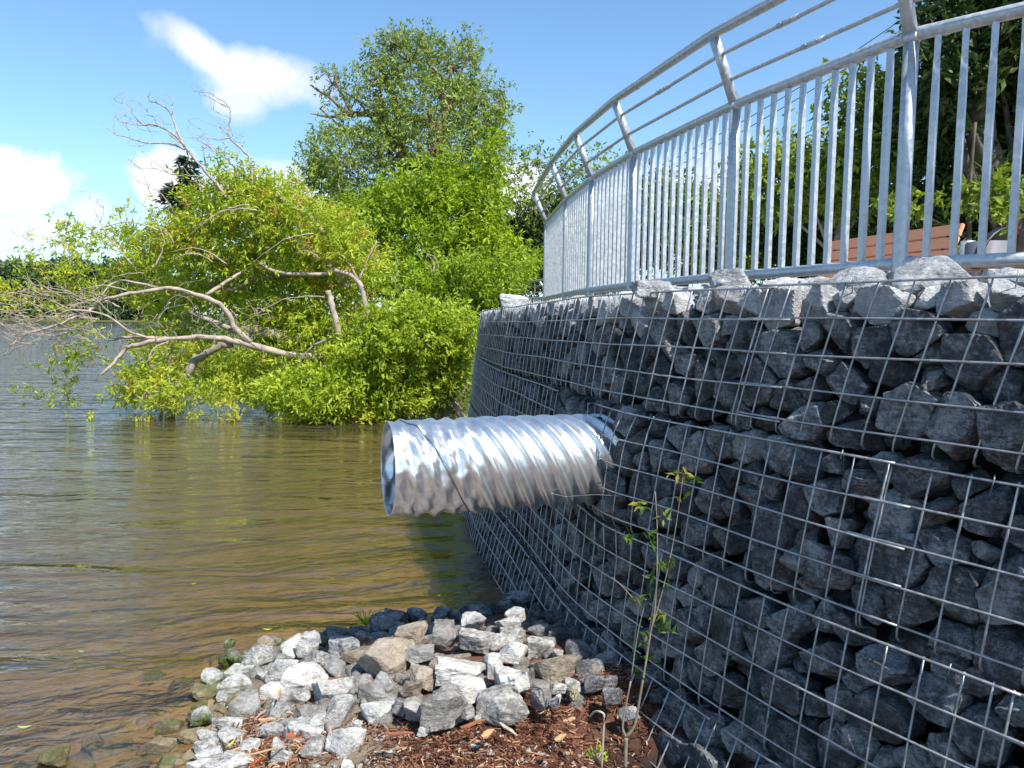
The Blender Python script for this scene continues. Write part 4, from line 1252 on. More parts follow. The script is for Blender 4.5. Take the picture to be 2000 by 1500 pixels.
clumpy('leafy_shrub', 'sunlit yellow-green shrub overhanging the water beside the wall end', M_leaf_lime, M_bark,
       [(800, 640, 0, 200, 120, .7, 120), (880, 650, .3, 110, 120, .6, 66), (740, 690, 0, 180, 120, .6, 105), (850, 720, .3, 120, 90, .5, 60), (660, 760, -.2, 170, 90, .5, 85), (770, 770, .1, 150, 70, .5, 62), (560, 770, -.1, 120, 80, .4, 50), (700, 810, -.2, 60, 30, .3, 14), (620, 805, -.4, 110, 34, .3, 26)],
       11.6, .095, (.11, .11, .09), 8, 6, droop=.25, ntw=7, tint=.45, tv=.45)
clumpy('brushy_shrub', 'scrubby olive shrub with dry stems at the water beside the wall', M_leaf_mid, M_twig,
       [(850, 765, 0, 90, 70, .3, 30), (810, 790, -.2, 90, 50, .3, 26), (870, 720, 0, 60, 60, .3, 14), (895, 760, .4, 50, 110, .3, 22), (900, 690, .5, 40, 80, .3, 12)], 11.9, .06, (.08, .08, .09), 8, 6, droop=-.1, ntw=16, tint=.7, r0=.03)

# ------------------------------------------------------------------ the toppled maple over the water
Yf = 11.8
root_p = W(700, 700, Yf)
FT = thing('fallen_tree', (root_p[0], root_p[1], 0), 'leaning half-dead tree sprawled over the lake with pale bare limbs and yellow-green leaves', 'tree')


def z4(x, y, dy=0.0): return W(x/2.857, 450+y/2.857, Yf+dy)


def z1(x, y, dy=0.0): return W(x/2.857, y/2.857, Yf+dy)


def z5(x, y, dy=0.0): return W(600+x/2.857, 450+y/2.857, Yf+dy)


lb = MB(); dk = MB(); tw = MB()
limb(lb, [z4(1950, 700, .5), z4(1660, 700, .05), z4(1400, 640, -.1), z4(1250, 605, -.2), z4(1100, 595, -.3), z4(930, 602, -.4), z4(760, 595, -.5), z4(600, 612, -.5)], .064, .016, 9, .006)
limb(lb, [z4(1395, 625, -.1), z4(1300, 530, -.2), z4(1245, 430, -.3), z4(1130, 370, -.4), z4(950, 325, -.5), z4(800, 340, -.6), z4(640, 370, -.7), z4(560, 400, -.7)], .046, .018, 8, .006)
limb(lb, [z4(560, 400, -.7), z4(480, 460, -.8), z4(300, 530, -1), z4(150, 580, -1.1), z4(60, 640, -1.2), z4(20, 700, -1.2)], .026, .006, 6, .008)
limb(lb, [z4(930, 602, -.4), z4(760, 640, -.5), z4(700, 660, -.5), z4(640, 740, -.6), z4(560, 805, -.7)], .040, .018, 8, .006)
limb(lb, [z4(940, 620, -.4), z4(860, 660, -.5), z4(815, 740, -.6)], .016, .006, 5, .006)
limb(lb, [z4(860, 610, -.45), z4(720, 560, -.6), z4(600, 480, -.7), z4(440, 440, -.9), z4(300, 470, -1.0), z4(120, 540, -1.1)], .022, .006, 6, .008)
limb(lb, [z4(870, 320, -.5), z4(760, 290, -.6), z4(640, 290, -.7), z4(540, 380, -.8), z4(380, 420, -.9), z4(200, 480, -1.1)], .020, .005, 6, .008)
limb(lb, [z4(1150, 360, -.3), z4(1260, 290, -.1), z4(1400, 205, .2)], .030, .018, 7, .006)
limb(lb, [z4(1440, 180, 0), z4(1560, 235, 0), z4(1800, 245, 0), z4(1880, 225, 0), z5(290, 290, 0), z5(330, 450, 0), z5(370, 510, .1)], .022, .045, 8, .004)
limb(lb, [z5(290, 285, 0), z5(220, 170, 0), z5(130, 90, 0)], .022, .008, 6, .004); limb(lb, [z5(290, 280, 0), z5(330, 180, 0), z5(390, 60, 0)], .018, .006, 6, .004)
limb(lb, [z4(1830, 335, -.3), z4(1850, 420, -.3), z4(1880, 530, -.3), z4(1920, 655, -.1), z4(1990, 700, .2)], .040, .055, 9, .006)
limb(lb, [z4(1600, 330-290, .2), z4(1700, 90, .2), z4(1830, 180, .3), z4(1960, 330, .4)], .035, .06, 8, .01)
limb(lb, [z1(1550, 1090, .1), z1(1650, 1170, .1), z1(1740, 1220, .2), z1(1800, 1300, .3)], .022, .040, 7, .01)
limb(dk, [z4(1300, 635, 0), z4(1200, 660, 0), z4(1100, 720, 0), z4(1020, 830, -.1), z4(975, 920, -.1), z4(950, 1045, -.1)], .050, .070, 9, .012)
limb(dk, [z4(1010, 850, -.2), z4(930, 940, -.3), z4(870, 1010, -.3)], .03, .012, 6, .01)
limb(dk, [z4(960, 640, .1), z4(940, 800, .1), z4(985, 900, 0)], .02, .03, 6, .01)
limb(dk, [z4(1340, 540, .5), z4(1520, 575, .5), z4(1700, 620, .6), z4(1900, 690, .7), z5(200, 760, .9)], .08, .13, 10, .015)
limb(dk, [z4(1140, 300, .4), z4(1300, 330, .4), z4(1450, 255, .5), z4(1600, 260, .6)], .02, .04, 7, .012)
limb(dk, [z4(1050, 450, .3), z4(1200, 520, .4), z4(1400, 590, .5)], .03, .06, 7, .012)
for k in range(7):
    a = random.uniform(830, 1010); limb(dk, [z4(a, 1045, random.uniform(-.3, .1)), z4(a*.6+380, 960, -.1), z4(975, 900, -.1)], .012, .02, 5, .01)
limb(lb, [z4(750, 1035, -.5), z4(790, 960, -.5), z4(800, 915, -.5), z4(840, 910, -.5), z4(850, 990, -.5), z4(790, 1030, -.5)], .012, .008, 5, .004)
# dead branches against the sky
DB = [([(1250, 1080), (1160, 970), (1040, 830), (960, 745), (880, 700), (790, 690), (740, 620), (690, 555)], .023, .004),
      ([(1040, 830), (1000, 760), (975, 690), (940, 615), (880, 575), (832, 560), (830, 520)], .018, .006), ([(1030, 832), (960, 805), (900, 798), (830, 800), (720, 770), (640, 745), (560, 685)], .018, .003),
      ([(880, 700), (850, 650), (765, 565)], .008, .003), ([(880, 705), (820, 700), (710, 690), (635, 650)], .010, .003), ([(965, 690), (920, 695)], .006, .003), ([(965, 640), (960, 590)], .005, .003), ([(840, 800), (780, 818)], .006, .003), ([(900, 735), (835, 735)], .005, .003), ([(790, 690), (690, 580)], .006, .002), ([(800, 690), (700, 650)], .005, .002), ([(725, 770), (720, 730)], .005, .002), ([(940, 745), (1010, 800)], .01, .008),
      ([(1410, 1060), (1400, 910), (1370, 850), (1280, 765), (1285, 640), (1268, 590), (1210, 545), (1160, 515), (1085, 512)], .019, .003), ([(1270, 600), (1200, 560), (1150, 535)], .008, .003), ([(1280, 765), (1230, 780), (1150, 770), (1060, 740)], .010, .003), ([(1285, 660), (1230, 635), (1190, 612)], .005, .002), ([(1290, 770), (1230, 715), (1165, 690)], .007, .002), ([(1340, 1000), (1300, 920), (1210, 850), (1130, 800), (1045, 740)], .014, .003), ([(1255, 870), (1255, 810), (1235, 720)], .006, .003), ([(1320, 905), (1335, 850)], .006, .003), ([(1210, 850), (1160, 780), (1120, 720)], .006, .002),
      ([(1150, 925), (1135, 840), (1130, 805)], .013, .007), ([(1140, 830), (1165, 810)], .006, .004), ([(1150, 880), (1210, 870)], .006, .003), ([(1130, 985), (1060, 978), (940, 965), (830, 875)], .012, .002), ([(940, 965), (850, 940), (765, 940)], .006, .002), ([(1350, 820), (1360, 800)], .006, .004), ([(1300, 760), (1290, 730)], .005, .003),
      ([(1000, 1220), (880, 1060), (780, 1020)], .008, .002), ([(900, 1190), (830, 1050), (800, 950)], .008, .002), ([(860, 1500), (910, 1380), (905, 1300), (850, 1190), (750, 1110)], .014, .003), ([(760, 1500), (620, 1340), (560, 1240), (500, 1110)], .012, .002), ([(620, 1340), (700, 1250), (690, 1110)], .006, .002), ([(560, 1240), (580, 1160), (555, 1110)], .005, .002), ([(780, 1480), (820, 1340), (780, 1230)], .007, .002), ([(400, 1500), (350, 1370), (290, 1260)], .008, .002), ([(330, 1500), (210, 1400), (95, 1320)], .008, .002), ([(240, 1420), (180, 1350)], .004, .002)]
for pl_, a_, b_ in DB:
    d_ = -.3+.25*math.sin(pl_[0][0]); limb(lb, [z1(x, y, d_) for x, y in pl_], a_, b_, 6, .006)
    for k in range(3):      # side twigs
        q = random.randrange(1, len(pl_)) if len(pl_) > 1 else 0; x, y = pl_[q]
        limb(tw, [z1(x, y, d_), z1(x+random.uniform(-70, 10), y-random.uniform(10, 50), d_), z1(x+random.uniform(-120, 20), y-random.uniform(30, 80), d_)], .0045, .002, 4)
# grey fans of bare twigs at the left
for k in range(84):
    x, y = random.uniform(120, 620), random.uniform(330, 640); dy = random.uniform(-1.4, 0)
    L = random.uniform(90, 330); an = random.gauss(2.95, .45); cx_ = random.uniform(-.5, .5)
    pp = [z4(x+L*f_*math.cos(an+cx_*f_), y-L*f_*math.sin(an+cx_*f_)*.6, dy) for f_ in (0, .35, .7, 1)]
    limb(tw, pp, random.uniform(.005, .010), .0022, 4, .004, 3)
    for q in range(2):
        f_ = random.uniform(.3, .8); bx, by = x+L*f_*math.cos(an+cx_*f_), y-L*f_*math.sin(an+cx_*f_)*.6
        a2 = an+random.choice((-1, 1))*random.uniform(.4, .9); l2 = L*.4
        limb(tw, [z4(bx, by, dy), z4(bx+l2*.5*math.cos(a2), by-l2*.5*math.sin(a2), dy), z4(bx+l2*math.cos(a2+.3), by-l2*math.sin(a2+.3), dy)], .004, .0018, 4)
for k in range(70):
    x, y = random.uniform(600, 1500), random.uniform(330, 640); dy = random.uniform(-.8, .2); an = random.uniform(0, 6.28); L = random.uniform(60, 200)
    limb(tw, [z4(x, y, dy), z4(x+L*.5*math.cos(an), y+L*.4*math.sin(an), dy), z4(x+L*math.cos(an+.4), y+L*.8*math.sin(an+.4), dy)], .006, .002, 4)
for k in range(14):     # arching thin branches in front of the leaves
    px, py = random.uniform(120, 700), random.uniform(400, 620); L = random.uniform(60, 170); an = random.gauss(2.7, .5); dy = random.uniform(-.9, -.4)
    limb(tw if k % 2 else lb, [W(px+L*f_*math.cos(an), py-L*(math.sin(an)*f_-.5*f_*f_), Yf+dy) for f_ in (0, .3, .6, 1)], random.uniform(.007, .014), .003, 5, .006)
for k in range(26):     # reddish twig tangle behind
    x, y = random.uniform(1500, 2500), random.uniform(200, 600); an = random.uniform(1, 2.4); L = random.uniform(60, 200)
    limb(tw, [z4(x, y, 1.2), z4(x+L*.5*math.cos(an), y-L*.5*math.sin(an), 1.2), z4(x+L*math.cos(an+.4), y-L*math.sin(an+.4), 1.2)], .009, .003, 4)
lb.build('bare_limbs', M_dead, FT); dk.build('trunk', M_bark, FT); tag(tw.build('twigs', M_dead, FT), kind='stuff')
cr = MB()
lst = [(450, 395, .3, 160, 90, .8, 66), (355, 462, .2, 150, 80, .7, 55), (520, 400, .3, 160, 100, .8, 70), (600, 440, .4, 150, 110, .8, 70), (440, 480, .6, 200, 120, .8, 85), (560, 500, .7, 200, 110, .8, 85), (660, 460, .4, 110, 100, .6, 45), (690, 520, .6, 130, 120, .7, 60),
       (260, 490, .3, 140, 80, .7, 38), (150, 480, .2, 90, 80, .5, 22), (90, 520, 0, 120, 50, .5, 14), (180, 540, .2, 160, 70, .6, 24), (90, 575, 0, 150, 60, .5, 17), (20, 560, -.2, 70, 70, .4, 8), (300, 560, .7, 200, 90, .6, 48), (460, 570, .9, 220, 100, .6, 70), (610, 590, .8, 200, 120, .6, 75), (540, 640, .9, 200, 90, .6, 60), (360, 640, .9, 180, 80, .5, 40),
       (330, 775, -.5, 90, 60, .15, 14), (300, 740, -.3, 90, 60, .15, 12), (420, 760, -.4, 90, 60, .2, 14), (300, 720, .5, 140, 90, .5, 42), (270, 760, .2, 110, 60, .4, 26), (390, 720, .6, 150, 110, .5, 46), (480, 740, .5, 140, 110, .5, 48), (140, 690, -.2, 100, 40, .4, 9), (110, 740, -.2, 60, 60, .3, 5), (170, 640, -.2, 110, 40, .4, 9), (160, 700, -.2, 110, 50, .4, 8), (70, 772, -.2, 10, 14, .05, 1), (120, 780, -.2, 34, 24, .15, 3), (190, 800, -.3, 18, 10, .1, 1),
       (430, 335, 0, 24, 50, .15, 4), (480, 350, 0, 50, 50, .25, 8), (560, 355, .3, 70, 30, .3, 8), (130, 440, .2, 26, 40, .2, 3), (222, 410, .2, 20, 30, .1, 2), (640, 640, .5, 160, 110, .5, 60), (560, 700, .5, 180, 90, .5, 60)]
crown(cr, [px_blob(px, py, Yf+dy, w, h, dp, max(1, int(n*(.42 if px < 200 else (.62 if px < 330 else .82))))) for px, py, dy, w, h, dp, n in lst], 11, .086, .30, (.13, .13, .10), 6, .35, .52, .45, .35, 1.0, None, .07)
cr.build('crown', M_leaf_lime, FT, attr=True)
# water-edge sprigs
root = thing('water_sprigs', (*W(430, 815, 11.4)[:2], 0), 'low yellowish leafy sprigs standing in the water under the leaning tree', 'plant')
cr = MB(); crown(cr, [px_blob(px, py, 11.3, w, h, .2, n) for px, py, w, h, n in [(440, 795, 60, 50, 9), (460, 818, 50, 14, 4), (380, 815, 40, 14, 3), (650, 822, 90, 16, 9), (730, 818, 30, 24, 4), (560, 822, 60, 14, 5), (280, 810, 30, 10, 2)]], 5, .07, .3, (.06, .06, .04), 5, .1, .8, .4)
st = MB()
for k in range(24):
    px = random.choice([random.uniform(400, 480), random.uniform(600, 740)]); p = W(px, 832, 11.3); p[2] = -.05; st.tube([p, p+(random.uniform(-.1, .1), 0, .25)], [.006, .003], 4)
cr.build('leaves', M_leaf_lime, root, attr=True); st.build('stems', M_twig, root)
# driftwood beside the wall
b = MB(); limb(b, [W(875, 765, 12.2), W(890, 790, 12.0), W(905, 830, 11.8)], .03, .06, 8, .01); limb(b, [W(884, 768, 12.3), W(900, 800, 12.1)], .02, .04, 8, .01)
o = b.build('driftwood', M_dead, origin=W(895, 830, 11.9)); tag(o, 'pale weathered driftwood log leaning against the bank beside the wall end', 'log')

# ------------------------------------------------------------------ vegetation behind the railing
def btree(name, label, mat, bark, lst, Y, leaf, clump, per, nleaf=5, r0=.12, top=None, basepx=None, limbs=(), **kw):
    bl = [px_blob(px, py, Y+dy, w, h, dp, n) for px, py, dy, w, h, dp, n in lst]
    cx = W(basepx, 620, Y)[0] if basepx else np.mean([b_[0][0] for b_ in bl]); base = np.array([cx, Y, TZ if cx > .6 else bush_z(1000, Y)])
    tp = W(*top, Y) if top else base+(0, 0, 2)
    return tree(name, label, 'tree' if 'tree' in name else ('hedge' if 'hedge' in name else 'shrub'), mat, bark, bl, base, tp, r0, leaf, kw.pop('width', .4), clump, per, nleaf, limbs=limbs, **kw)


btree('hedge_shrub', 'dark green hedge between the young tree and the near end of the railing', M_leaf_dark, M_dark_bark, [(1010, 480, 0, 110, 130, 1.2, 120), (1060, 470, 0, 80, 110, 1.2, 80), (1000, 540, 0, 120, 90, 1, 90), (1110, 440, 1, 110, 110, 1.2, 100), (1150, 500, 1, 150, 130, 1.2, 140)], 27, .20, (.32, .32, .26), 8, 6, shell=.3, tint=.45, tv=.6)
btree('low_shrub', 'light green low shrub at the foot of the distant railing', M_leaf_green, M_bark, [(1010, 520, 0, 70, 60, .5, 34), (985, 550, -.5, 60, 70, .5, 34), (1030, 505, 1, 60, 40, .5, 18)], 21, .12, (.16, .16, .12), 7, 5, r0=.05)
btree('sparse_tree', 'thin sparse tree with twiggy top seen through the curved end of the railing', M_leaf_mid, M_bark, [(1050, 320, 0, 90, 80, .9, 26), (1100, 350, 0, 110, 90, 1, 34), (1160, 330, 0, 110, 80, 1, 28), (1040, 400, 0, 90, 100, .9, 26), (1130, 410, 0, 120, 80, 1, 55), (1000, 355, 0, 90, 40, .6, 9), (1000, 400, 0, 60, 30, .5, 6)], 26, .15, (.34, .34, .26), 5, 4, r0=.14, top=(1090, 440), ntw=14, shell=.2, tint=.65, tv=.5)
btree('hedge_shrub', 'dense mid-green hedge behind the railing left of the bench', M_leaf_mid, M_dark_bark, [(1300, 400, 0, 150, 110, .8, 70), (1410, 430, .2, 120, 90, .8, 36), (1290, 450, 0, 120, 150, .8, 85), (1370, 480, 0, 110, 100, .8, 60), (1440, 490, -.3, 120, 90, .8, 60), (1520, 500, -.3, 130, 90, .7, 60), (1260, 400, .5, 80, 110, .8, 42), (1220, 470, .5, 110, 130, .8, 55)], 14.5, .11, (.18, .18, .15), 8, 6, shell=.3, tint=.5, tv=.6)
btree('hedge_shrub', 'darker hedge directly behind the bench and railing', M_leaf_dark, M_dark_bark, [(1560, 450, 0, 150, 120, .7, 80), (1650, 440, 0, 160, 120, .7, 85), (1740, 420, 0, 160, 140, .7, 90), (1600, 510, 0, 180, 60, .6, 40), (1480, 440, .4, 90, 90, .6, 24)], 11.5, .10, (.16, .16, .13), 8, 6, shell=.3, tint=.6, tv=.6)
btree('purple_shrub', 'small purple-leaved shrub glimpsed between the railing bars', M_leaf_purple, M_dark_bark, [(1255, 490, 0, 60, 30, .3, 16), (1620, 300, .6, 50, 50, .3, 5)], 13.5, .10, (.12, .12, .08), 7, 5, r0=.04)
btree('slender_tree', 'slender bright-leaved tree with drooping sprays behind the railing centre', M_leaf_mid, M_bark, [(1660, 200, 0, 90, 90, .5, 26), (1740, 190, 0, 90, 130, .5, 40), (1600, 330, 0, 130, 100, .6, 46), (1530, 310, 0, 100, 80, .5, 26), (1700, 290, 0, 140, 110, .6, 60), (1770, 260, 0, 100, 150, .6, 60), (1490, 370, .2, 90, 90, .5, 24), (1440, 330, .6, 60, 70, .4, 8), (1560, 380, 0, 130, 60, .6, 26), (1660, 370, 0, 160, 80, .6, 40), (1450, 390, .5, 90, 70, .5, 14), (1500, 350, 0, 60, 40, .4, 6)], 10.0, .105, (.17, .17, .14), 6, 5, r0=.07, top=(1680, 330), shell=.2, ntw=14, tint=.75, tv=.5, droop=.5, r_l=.4)
Yd = 8.6
bl_l = [([W(1985, 520, Yd), W(1965, 380, Yd), W(1925, 300, Yd), W(1905, 190, Yd), W(1880, 60, Yd), W(1870, -60, Yd)], .20, .10), ([W(1925, 300, Yd), W(1880, 250, Yd), W(1850, 170, Yd), W(1840, 60, Yd)], .09, .04), ([W(1960, 360, Yd), W(2010, 250, Yd), W(2040, 120, Yd)], .12, .06), ([W(1905, 190, Yd), W(1950, 100, Yd), W(1990, 20, Yd)], .07, .04)]
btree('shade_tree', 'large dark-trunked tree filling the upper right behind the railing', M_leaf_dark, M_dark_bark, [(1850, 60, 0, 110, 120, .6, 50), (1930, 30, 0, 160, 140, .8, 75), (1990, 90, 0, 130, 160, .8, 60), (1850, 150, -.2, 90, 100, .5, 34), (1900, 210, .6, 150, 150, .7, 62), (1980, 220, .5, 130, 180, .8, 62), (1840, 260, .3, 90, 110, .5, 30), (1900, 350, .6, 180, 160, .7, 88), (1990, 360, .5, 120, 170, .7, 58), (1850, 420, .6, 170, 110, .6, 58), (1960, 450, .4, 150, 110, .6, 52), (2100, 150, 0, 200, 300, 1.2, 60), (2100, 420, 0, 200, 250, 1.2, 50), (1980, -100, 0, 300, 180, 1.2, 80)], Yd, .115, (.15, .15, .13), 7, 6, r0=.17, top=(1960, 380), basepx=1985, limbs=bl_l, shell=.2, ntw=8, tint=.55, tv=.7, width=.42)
btree('flowering_shrub', 'fresh green shrub with orange young shoots below the shade tree', M_leaf_mid, M_dark_bark, [(1930, 400, 0, 60, 60, .2, 9), (1890, 370, 0, 40, 40, .2, 3), (1985, 360, 0, 40, 60, .2, 6), (1870, 480, 0, 40, 30, .15, 3), (1770, 400, .3, 50, 50, .2, 5)], 7.2, .10, (.09, .09, .07), 5, 7, r0=.02, tint=.7, droop=.5, ntw=4)

# far shore treeline, each crown its own tree
col_far = []
for k in range(26):
    Yt = 176+random.uniform(0, 26); px = -70+k*15+random.uniform(-6, 6); hpx = random.uniform(88, 120)
    base = W(px, 612, Yt); base[2] = float(ground_z(base[None, :2])[0]); hh = hpx*Yt/FPX
    root = thing('far_tree', base, 'distant round-topped tree in the line along the far shore', 'tree', 'trees of the far shore')
    tk = MB(); limb(tk, [base, base+(0, 0, hh*.5)], .35, .2); cr = MB()
    bb = [(base+(random.uniform(-2, 2), 0, hh*.60), (hh*.34, 3, hh*.36), 70), (base+(random.uniform(-4, 4), 0, hh*.28), (hh*.4, 3, hh*.30), 60), (base+(0, -3, hh*.12), (hh*.4, 2, hh*.14), 30)]
    crown(cr, bb, 5, .95, .6, (.8, .8, .6), 5, .2, .45, .7, .6)
    tk.build('trunk', M_dark_bark, root); cr.build('crown', M_leaf_far, root, attr=True)
# mid-distance bank trees behind the fallen tree
btree('bank_tree', 'leafy tree on the bank hidden behind the fallen tree and willow', M_leaf_mid, M_dark_bark, [(560, 520, 0, 260, 120, 2, 90), (430, 560, 0, 220, 90, 2, 60), (700, 520, 0, 220, 130, 2, 90), (640, 420, 0, 140, 70, 1.4, 30)], 24, .22, (.4, .4, .32), 7, 5, r0=.2, shell=.3)

# ------------------------------------------------------------------ overhead cables
M_cable = plain('cable', (.03, .035, .045), .6)
for k, (a, c, r, lab) in enumerate([((1250, 345, 30), (1900, -60, 26), .016, 'upper thin overhead cable running up to the right behind the railing'),
                                    ((1250, 362, 30), (1900, -36, 26), .016, 'second thin overhead cable just below the upper one'),
                                    ((1290, 390, 28), (2050, -10, 24), .014, 'third thin overhead cable, lowest of the parallel set'),
                                    ((1480, 400, 13), (2100, 110, 9.5), .012, 'dark thick cable sagging through the foliage behind the bench')]):
    A_, C_ = W(*a), W(*c); P = [A_+(C_-A_)*f_-(0, 0, .35*math.sin(math.pi*f_)) for f_ in np.linspace(0, 1, 20)]
    b = MB(); b.tube(P, r, 5); o = b.build('overhead_cable', M_cable, origin=P[10]); tag(o, lab, 'cable')

# ------------------------------------------------------------------ sapling against the wall
root_p = atz(1221, 1495, .27); Ys = root_p[1]
SP = thing('sapling', root_p, 'slender forked sapling with green and bronze leaves against the shaded stone wall', 'sapling')
st = MB()
limb(st, [W(1221, 1500, Ys), W(1222, 1470, Ys), W(1223, 1440, Ys)], .006, .0055, 8)
limb(st, [W(1223, 1440, Ys), W(1216, 1420, Ys), W(1222, 1380, Ys), W(1232, 1330, Ys)], .004, .0025, 7)
limb(st, [W(1223, 1440, Ys), W(1240, 1415, Ys), W(1250, 1360, Ys), W(1262, 1290, Ys), W(1270, 1240, Ys), W(1280, 1180, Ys), W(1284, 1060, Ys), W(1280, 960, Ys)], .0045, .0012, 7)
limb(st, [W(1270, 1240, Ys), W(1300, 1130, Ys), W(1318, 1040, Ys), W(1335, 925, Ys)], .002, .001, 6); limb(st, [W(1232, 1330, Ys), W(1245, 1240, Ys), W(1262, 1170, Ys)], .002, .001, 6)
limb(st, [W(1242, 1175, Ys), W(1215, 1145, Ys), W(1195, 1127, Ys)], .0014, .001, 5)
st.build('stem', plain('sapling_bark', (.22, .19, .13), .7, .3, 30), SP)
lf = MB(); P, Dr, tn = [], [], []
for px, py, n, ti, sp_ in [(1247, 985, 7, .9, 10), (1262, 990, 5, .35, 8), (1300, 1008, 6, .75, 9), (1322, 922, 5, .97, 8), (1340, 930, 6, .85, 9), (1350, 940, 5, .45, 8), (1328, 975, 5, .6, 7), (1225, 1050, 8, .6, 9), (1260, 1040, 6, .4, 7), (1272, 1060, 7, .3, 8), (1290, 1098, 6, .6, 8), (1275, 1130, 6, .2, 9), (1248, 1172, 6, .9, 8), (1270, 1165, 5, .3, 8), (1297, 1200, 7, .8, 10), (1290, 1225, 8, .35, 12), (1312, 1230, 6, .4, 9), (1258, 1250, 5, .2, 8), (1275, 1290, 5, .3, 8), (1300, 1150, 5, .2, 10), (1240, 1310, 4, .2, 8), (1310, 1090, 5, .15, 9)]:
    c = W(px, py, Ys)
    for q in range(n): P.append(c+RNG.normal(size=3)*.006); Dr.append(RNG.normal(size=3)*.7+(0, 0, -.1)); tn.append(ti+random.uniform(-.1, .1))
sap_mat = leaf_material('sapling_leaves', G((0.0, (0.02, 0.045, 0.01)), (0.5, (0.10, 0.20, 0.02)), (0.75, (0.30, 0.34, 0.05)), (1.0, (0.50, 0.22, 0.08))), .4)
leaves(lf, np.array(P), np.array(Dr), .030, .34, np.clip(np.array(tn)*.86, 0, 1)); lf.build('leaves', sap_mat, SP, attr=True)
# bent cane, small green plants, grass tuft, snag
b = MB(); limb(b, [W(1175, 1505, 2.1), W(1178, 1440, 2.1), W(1180, 1400, 2.1), W(1174, 1391, 2.1), W(1162, 1390, 2.12), W(1152, 1400, 2.14)], .0035, .003, 7)
o = b.build('bent_cane', M_twig, origin=atz(1175, 1500, .27)); tag(o, 'thin dry cane bent over at the top, standing in the mulch', 'stem')


def weed(px, py, z, n, size, lab, mat, spread=.02, up=.6, h=.03):
    c = atz(px, py, z); root = thing('weed', c, lab, 'plant'); st = MB(); lf = MB(); P, Dr = [], []
    for q in range(n):
        e = c+np.array([random.uniform(-1, 1)*spread, random.uniform(-1, 1)*spread, random.uniform(.3, 1)*h]); st.tube([c, e], [.0016, .001], 4); P.append(e); Dr.append(RNG.normal(size=3)*.6+(0, 0, up-.4))
    st.build('stems', M_twig, root); leaves(lf, np.array(P), np.array(Dr), size, .7, RNG.uniform(.4, .9, n)); lf.build('leaves', mat, root, attr=True)


weed(1165, 1490, .28, 26, .017, 'bright green seedling with lobed leaves in the mulch at the bottom edge', M_leaf_green, .028, .7, .045)
weed(1120, 1372, .27, 12, .012, 'tiny green weed sprouting at the right end of the rock pile', M_leaf_green, .012, .8, .05)
root = thing('grass_tuft', atz(715, 1222, .03), 'small tuft of long green grass blades at the shaded waterline', 'grass'); lf = MB()
c = atz(715, 1222, .03)
for k in range(12):
    d = np.array([random.uniform(-.09, .07), random.uniform(-.05, .05), random.uniform(.04, .12)]); s_ = unit(np.cross(d, (0, 1, .2)))*.0028
    V = [c-s_, c+s_, c+d*.6+s_*.8+(0, 0, .01), c+d*.6-s_*.8+(0, 0, .01), c+d-(0, 0, .015)]
    lf.add(V, [[0, 1, 2, 3]], [[3, 2, 4]], random.uniform(.4, .9))
lf.build('blades', M_leaf_green, root, attr=True)
b = MB(); p = atz(411, 1308, 0.0); limb(b, [p-(0, 0, .1), p+(0, 0, .03), p+(.004, 0, .045)], .006, .005, 7); limb(b, [p+(0, 0, .035), p+(-.012, 0, .05)], .004, .003, 6); limb(b, [p+(0, 0, .03), p+(.014, 0, .052)], .005, .003, 6)
o = b.build('snag', M_dark_bark, origin=p); tag(o, 'short dark forked stick poking out of the shallow water', 'stick')

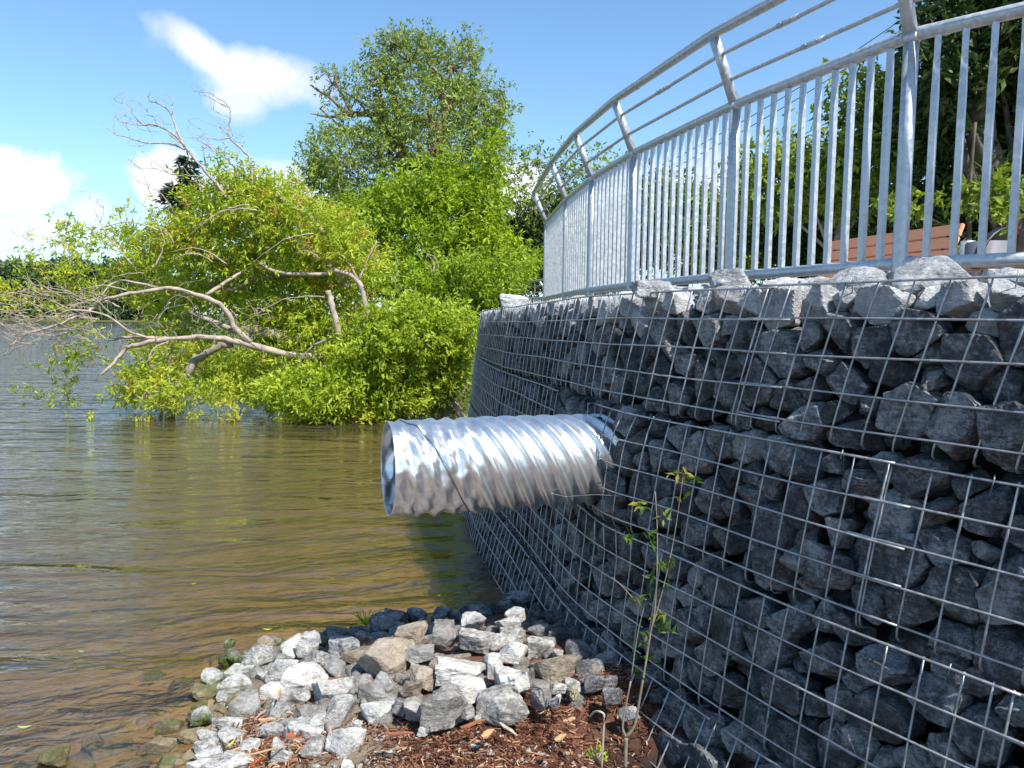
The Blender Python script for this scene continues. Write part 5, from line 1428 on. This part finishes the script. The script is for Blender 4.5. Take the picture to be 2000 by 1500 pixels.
# fallen leaves: floating and on the rocks
LFY = leaf_material('yellow_leaf', G((0, (.42, .42, .03)), (1, (.5, .5, .05))), .2); LFR = leaf_material('red_leaf', G((0, (.45, .08, .03)), (1, (.5, .15, .05))), .2); LFG = leaf_material('palegreen_leaf', G((0, (.35, .42, .12)), (1, (.4, .48, .15))), .2)
for px, py, z, L, ang, mat, lab in [(48, 1421, .004, .055, .1, LFG, 'pale green willow leaf floating at the far lower left'), (378, 1141, .004, .032, .5, LFY, 'small yellow leaf floating left of the pipe shadow'), (523, 1230, .004, .05, -.02, LFY, 'long yellow leaf floating just off the pale rocks'), (160, 1273, .004, .03, .3, LFG, 'small pale leaf floating in the open grey water'),
                                    (878, 1157, .004, .026, .4, LFY, 'yellow leaf floating nearest the wall shadow, upper of two'), (892, 1158, .004, .034, .0, LFY, 'larger yellow leaf floating at the edge of the wall shadow'), (857, 1164, .004, .018, .5, LFY, 'tiny yellow leaf floating left of the pair'), (893, 1182, .004, .02, -.4, LFY, 'yellow leaf floating closest to the dark shore rocks'), (896, 1172, .004, .034, .0, LFR, 'reddish leaf floating beside the yellow ones'),
                                    (452, 1453, .14, .035, .9, LFY, 'yellow leaf caught between mossy and pale rocks')]:
    c = atz(px, py, z); d = np.array([math.cos(ang), math.sin(ang), .03 if z < .01 else .5]); s_ = unit(np.array([-d[1], d[0], 0.1])); up_ = np.array([0, 0, 1.0]); V = []; F_ = []
    st_ = np.linspace(-.5, .5, 7)
    for a in st_:
        w = L*.13*math.cos(a*math.pi*.98)+.0004; cc = c+d*L*a+up_*(.006*(a*2)**2); V += [cc-s_*w+up_*.002, cc, cc+s_*w+up_*.002]
    for k in range(6): F_ += [[k*3, k*3+1, k*3+4, k*3+3], [k*3+1, k*3+2, k*3+5, k*3+4]]
    b = MB(); b.add(V, F_, None, .5); o = b.build('fallen_leaf', mat, origin=c, attr=True); tag(o, lab, 'leaf')
for px, py, z, lab in [(575, 1440, .20, 'orange-red lobed leaf lying between the pale rocks'), (497, 1492, .18, 'deep red pointed leaf at the bottom edge among the rocks')]:
    c = atz(px, py, z); lf = MB(); n = 6
    P = np.repeat(c[None], n, 0); th = np.linspace(.2, 4.6, n); Dr = np.column_stack([np.cos(th), np.sin(th), np.full(n, .25)]); leaves(lf, P, Dr, .034, .42, np.full(n, .5))
    o = lf.build('fallen_leaf', LFR, origin=c, attr=True); tag(o, lab, 'leaf')
print('objects', len(COL.objects))
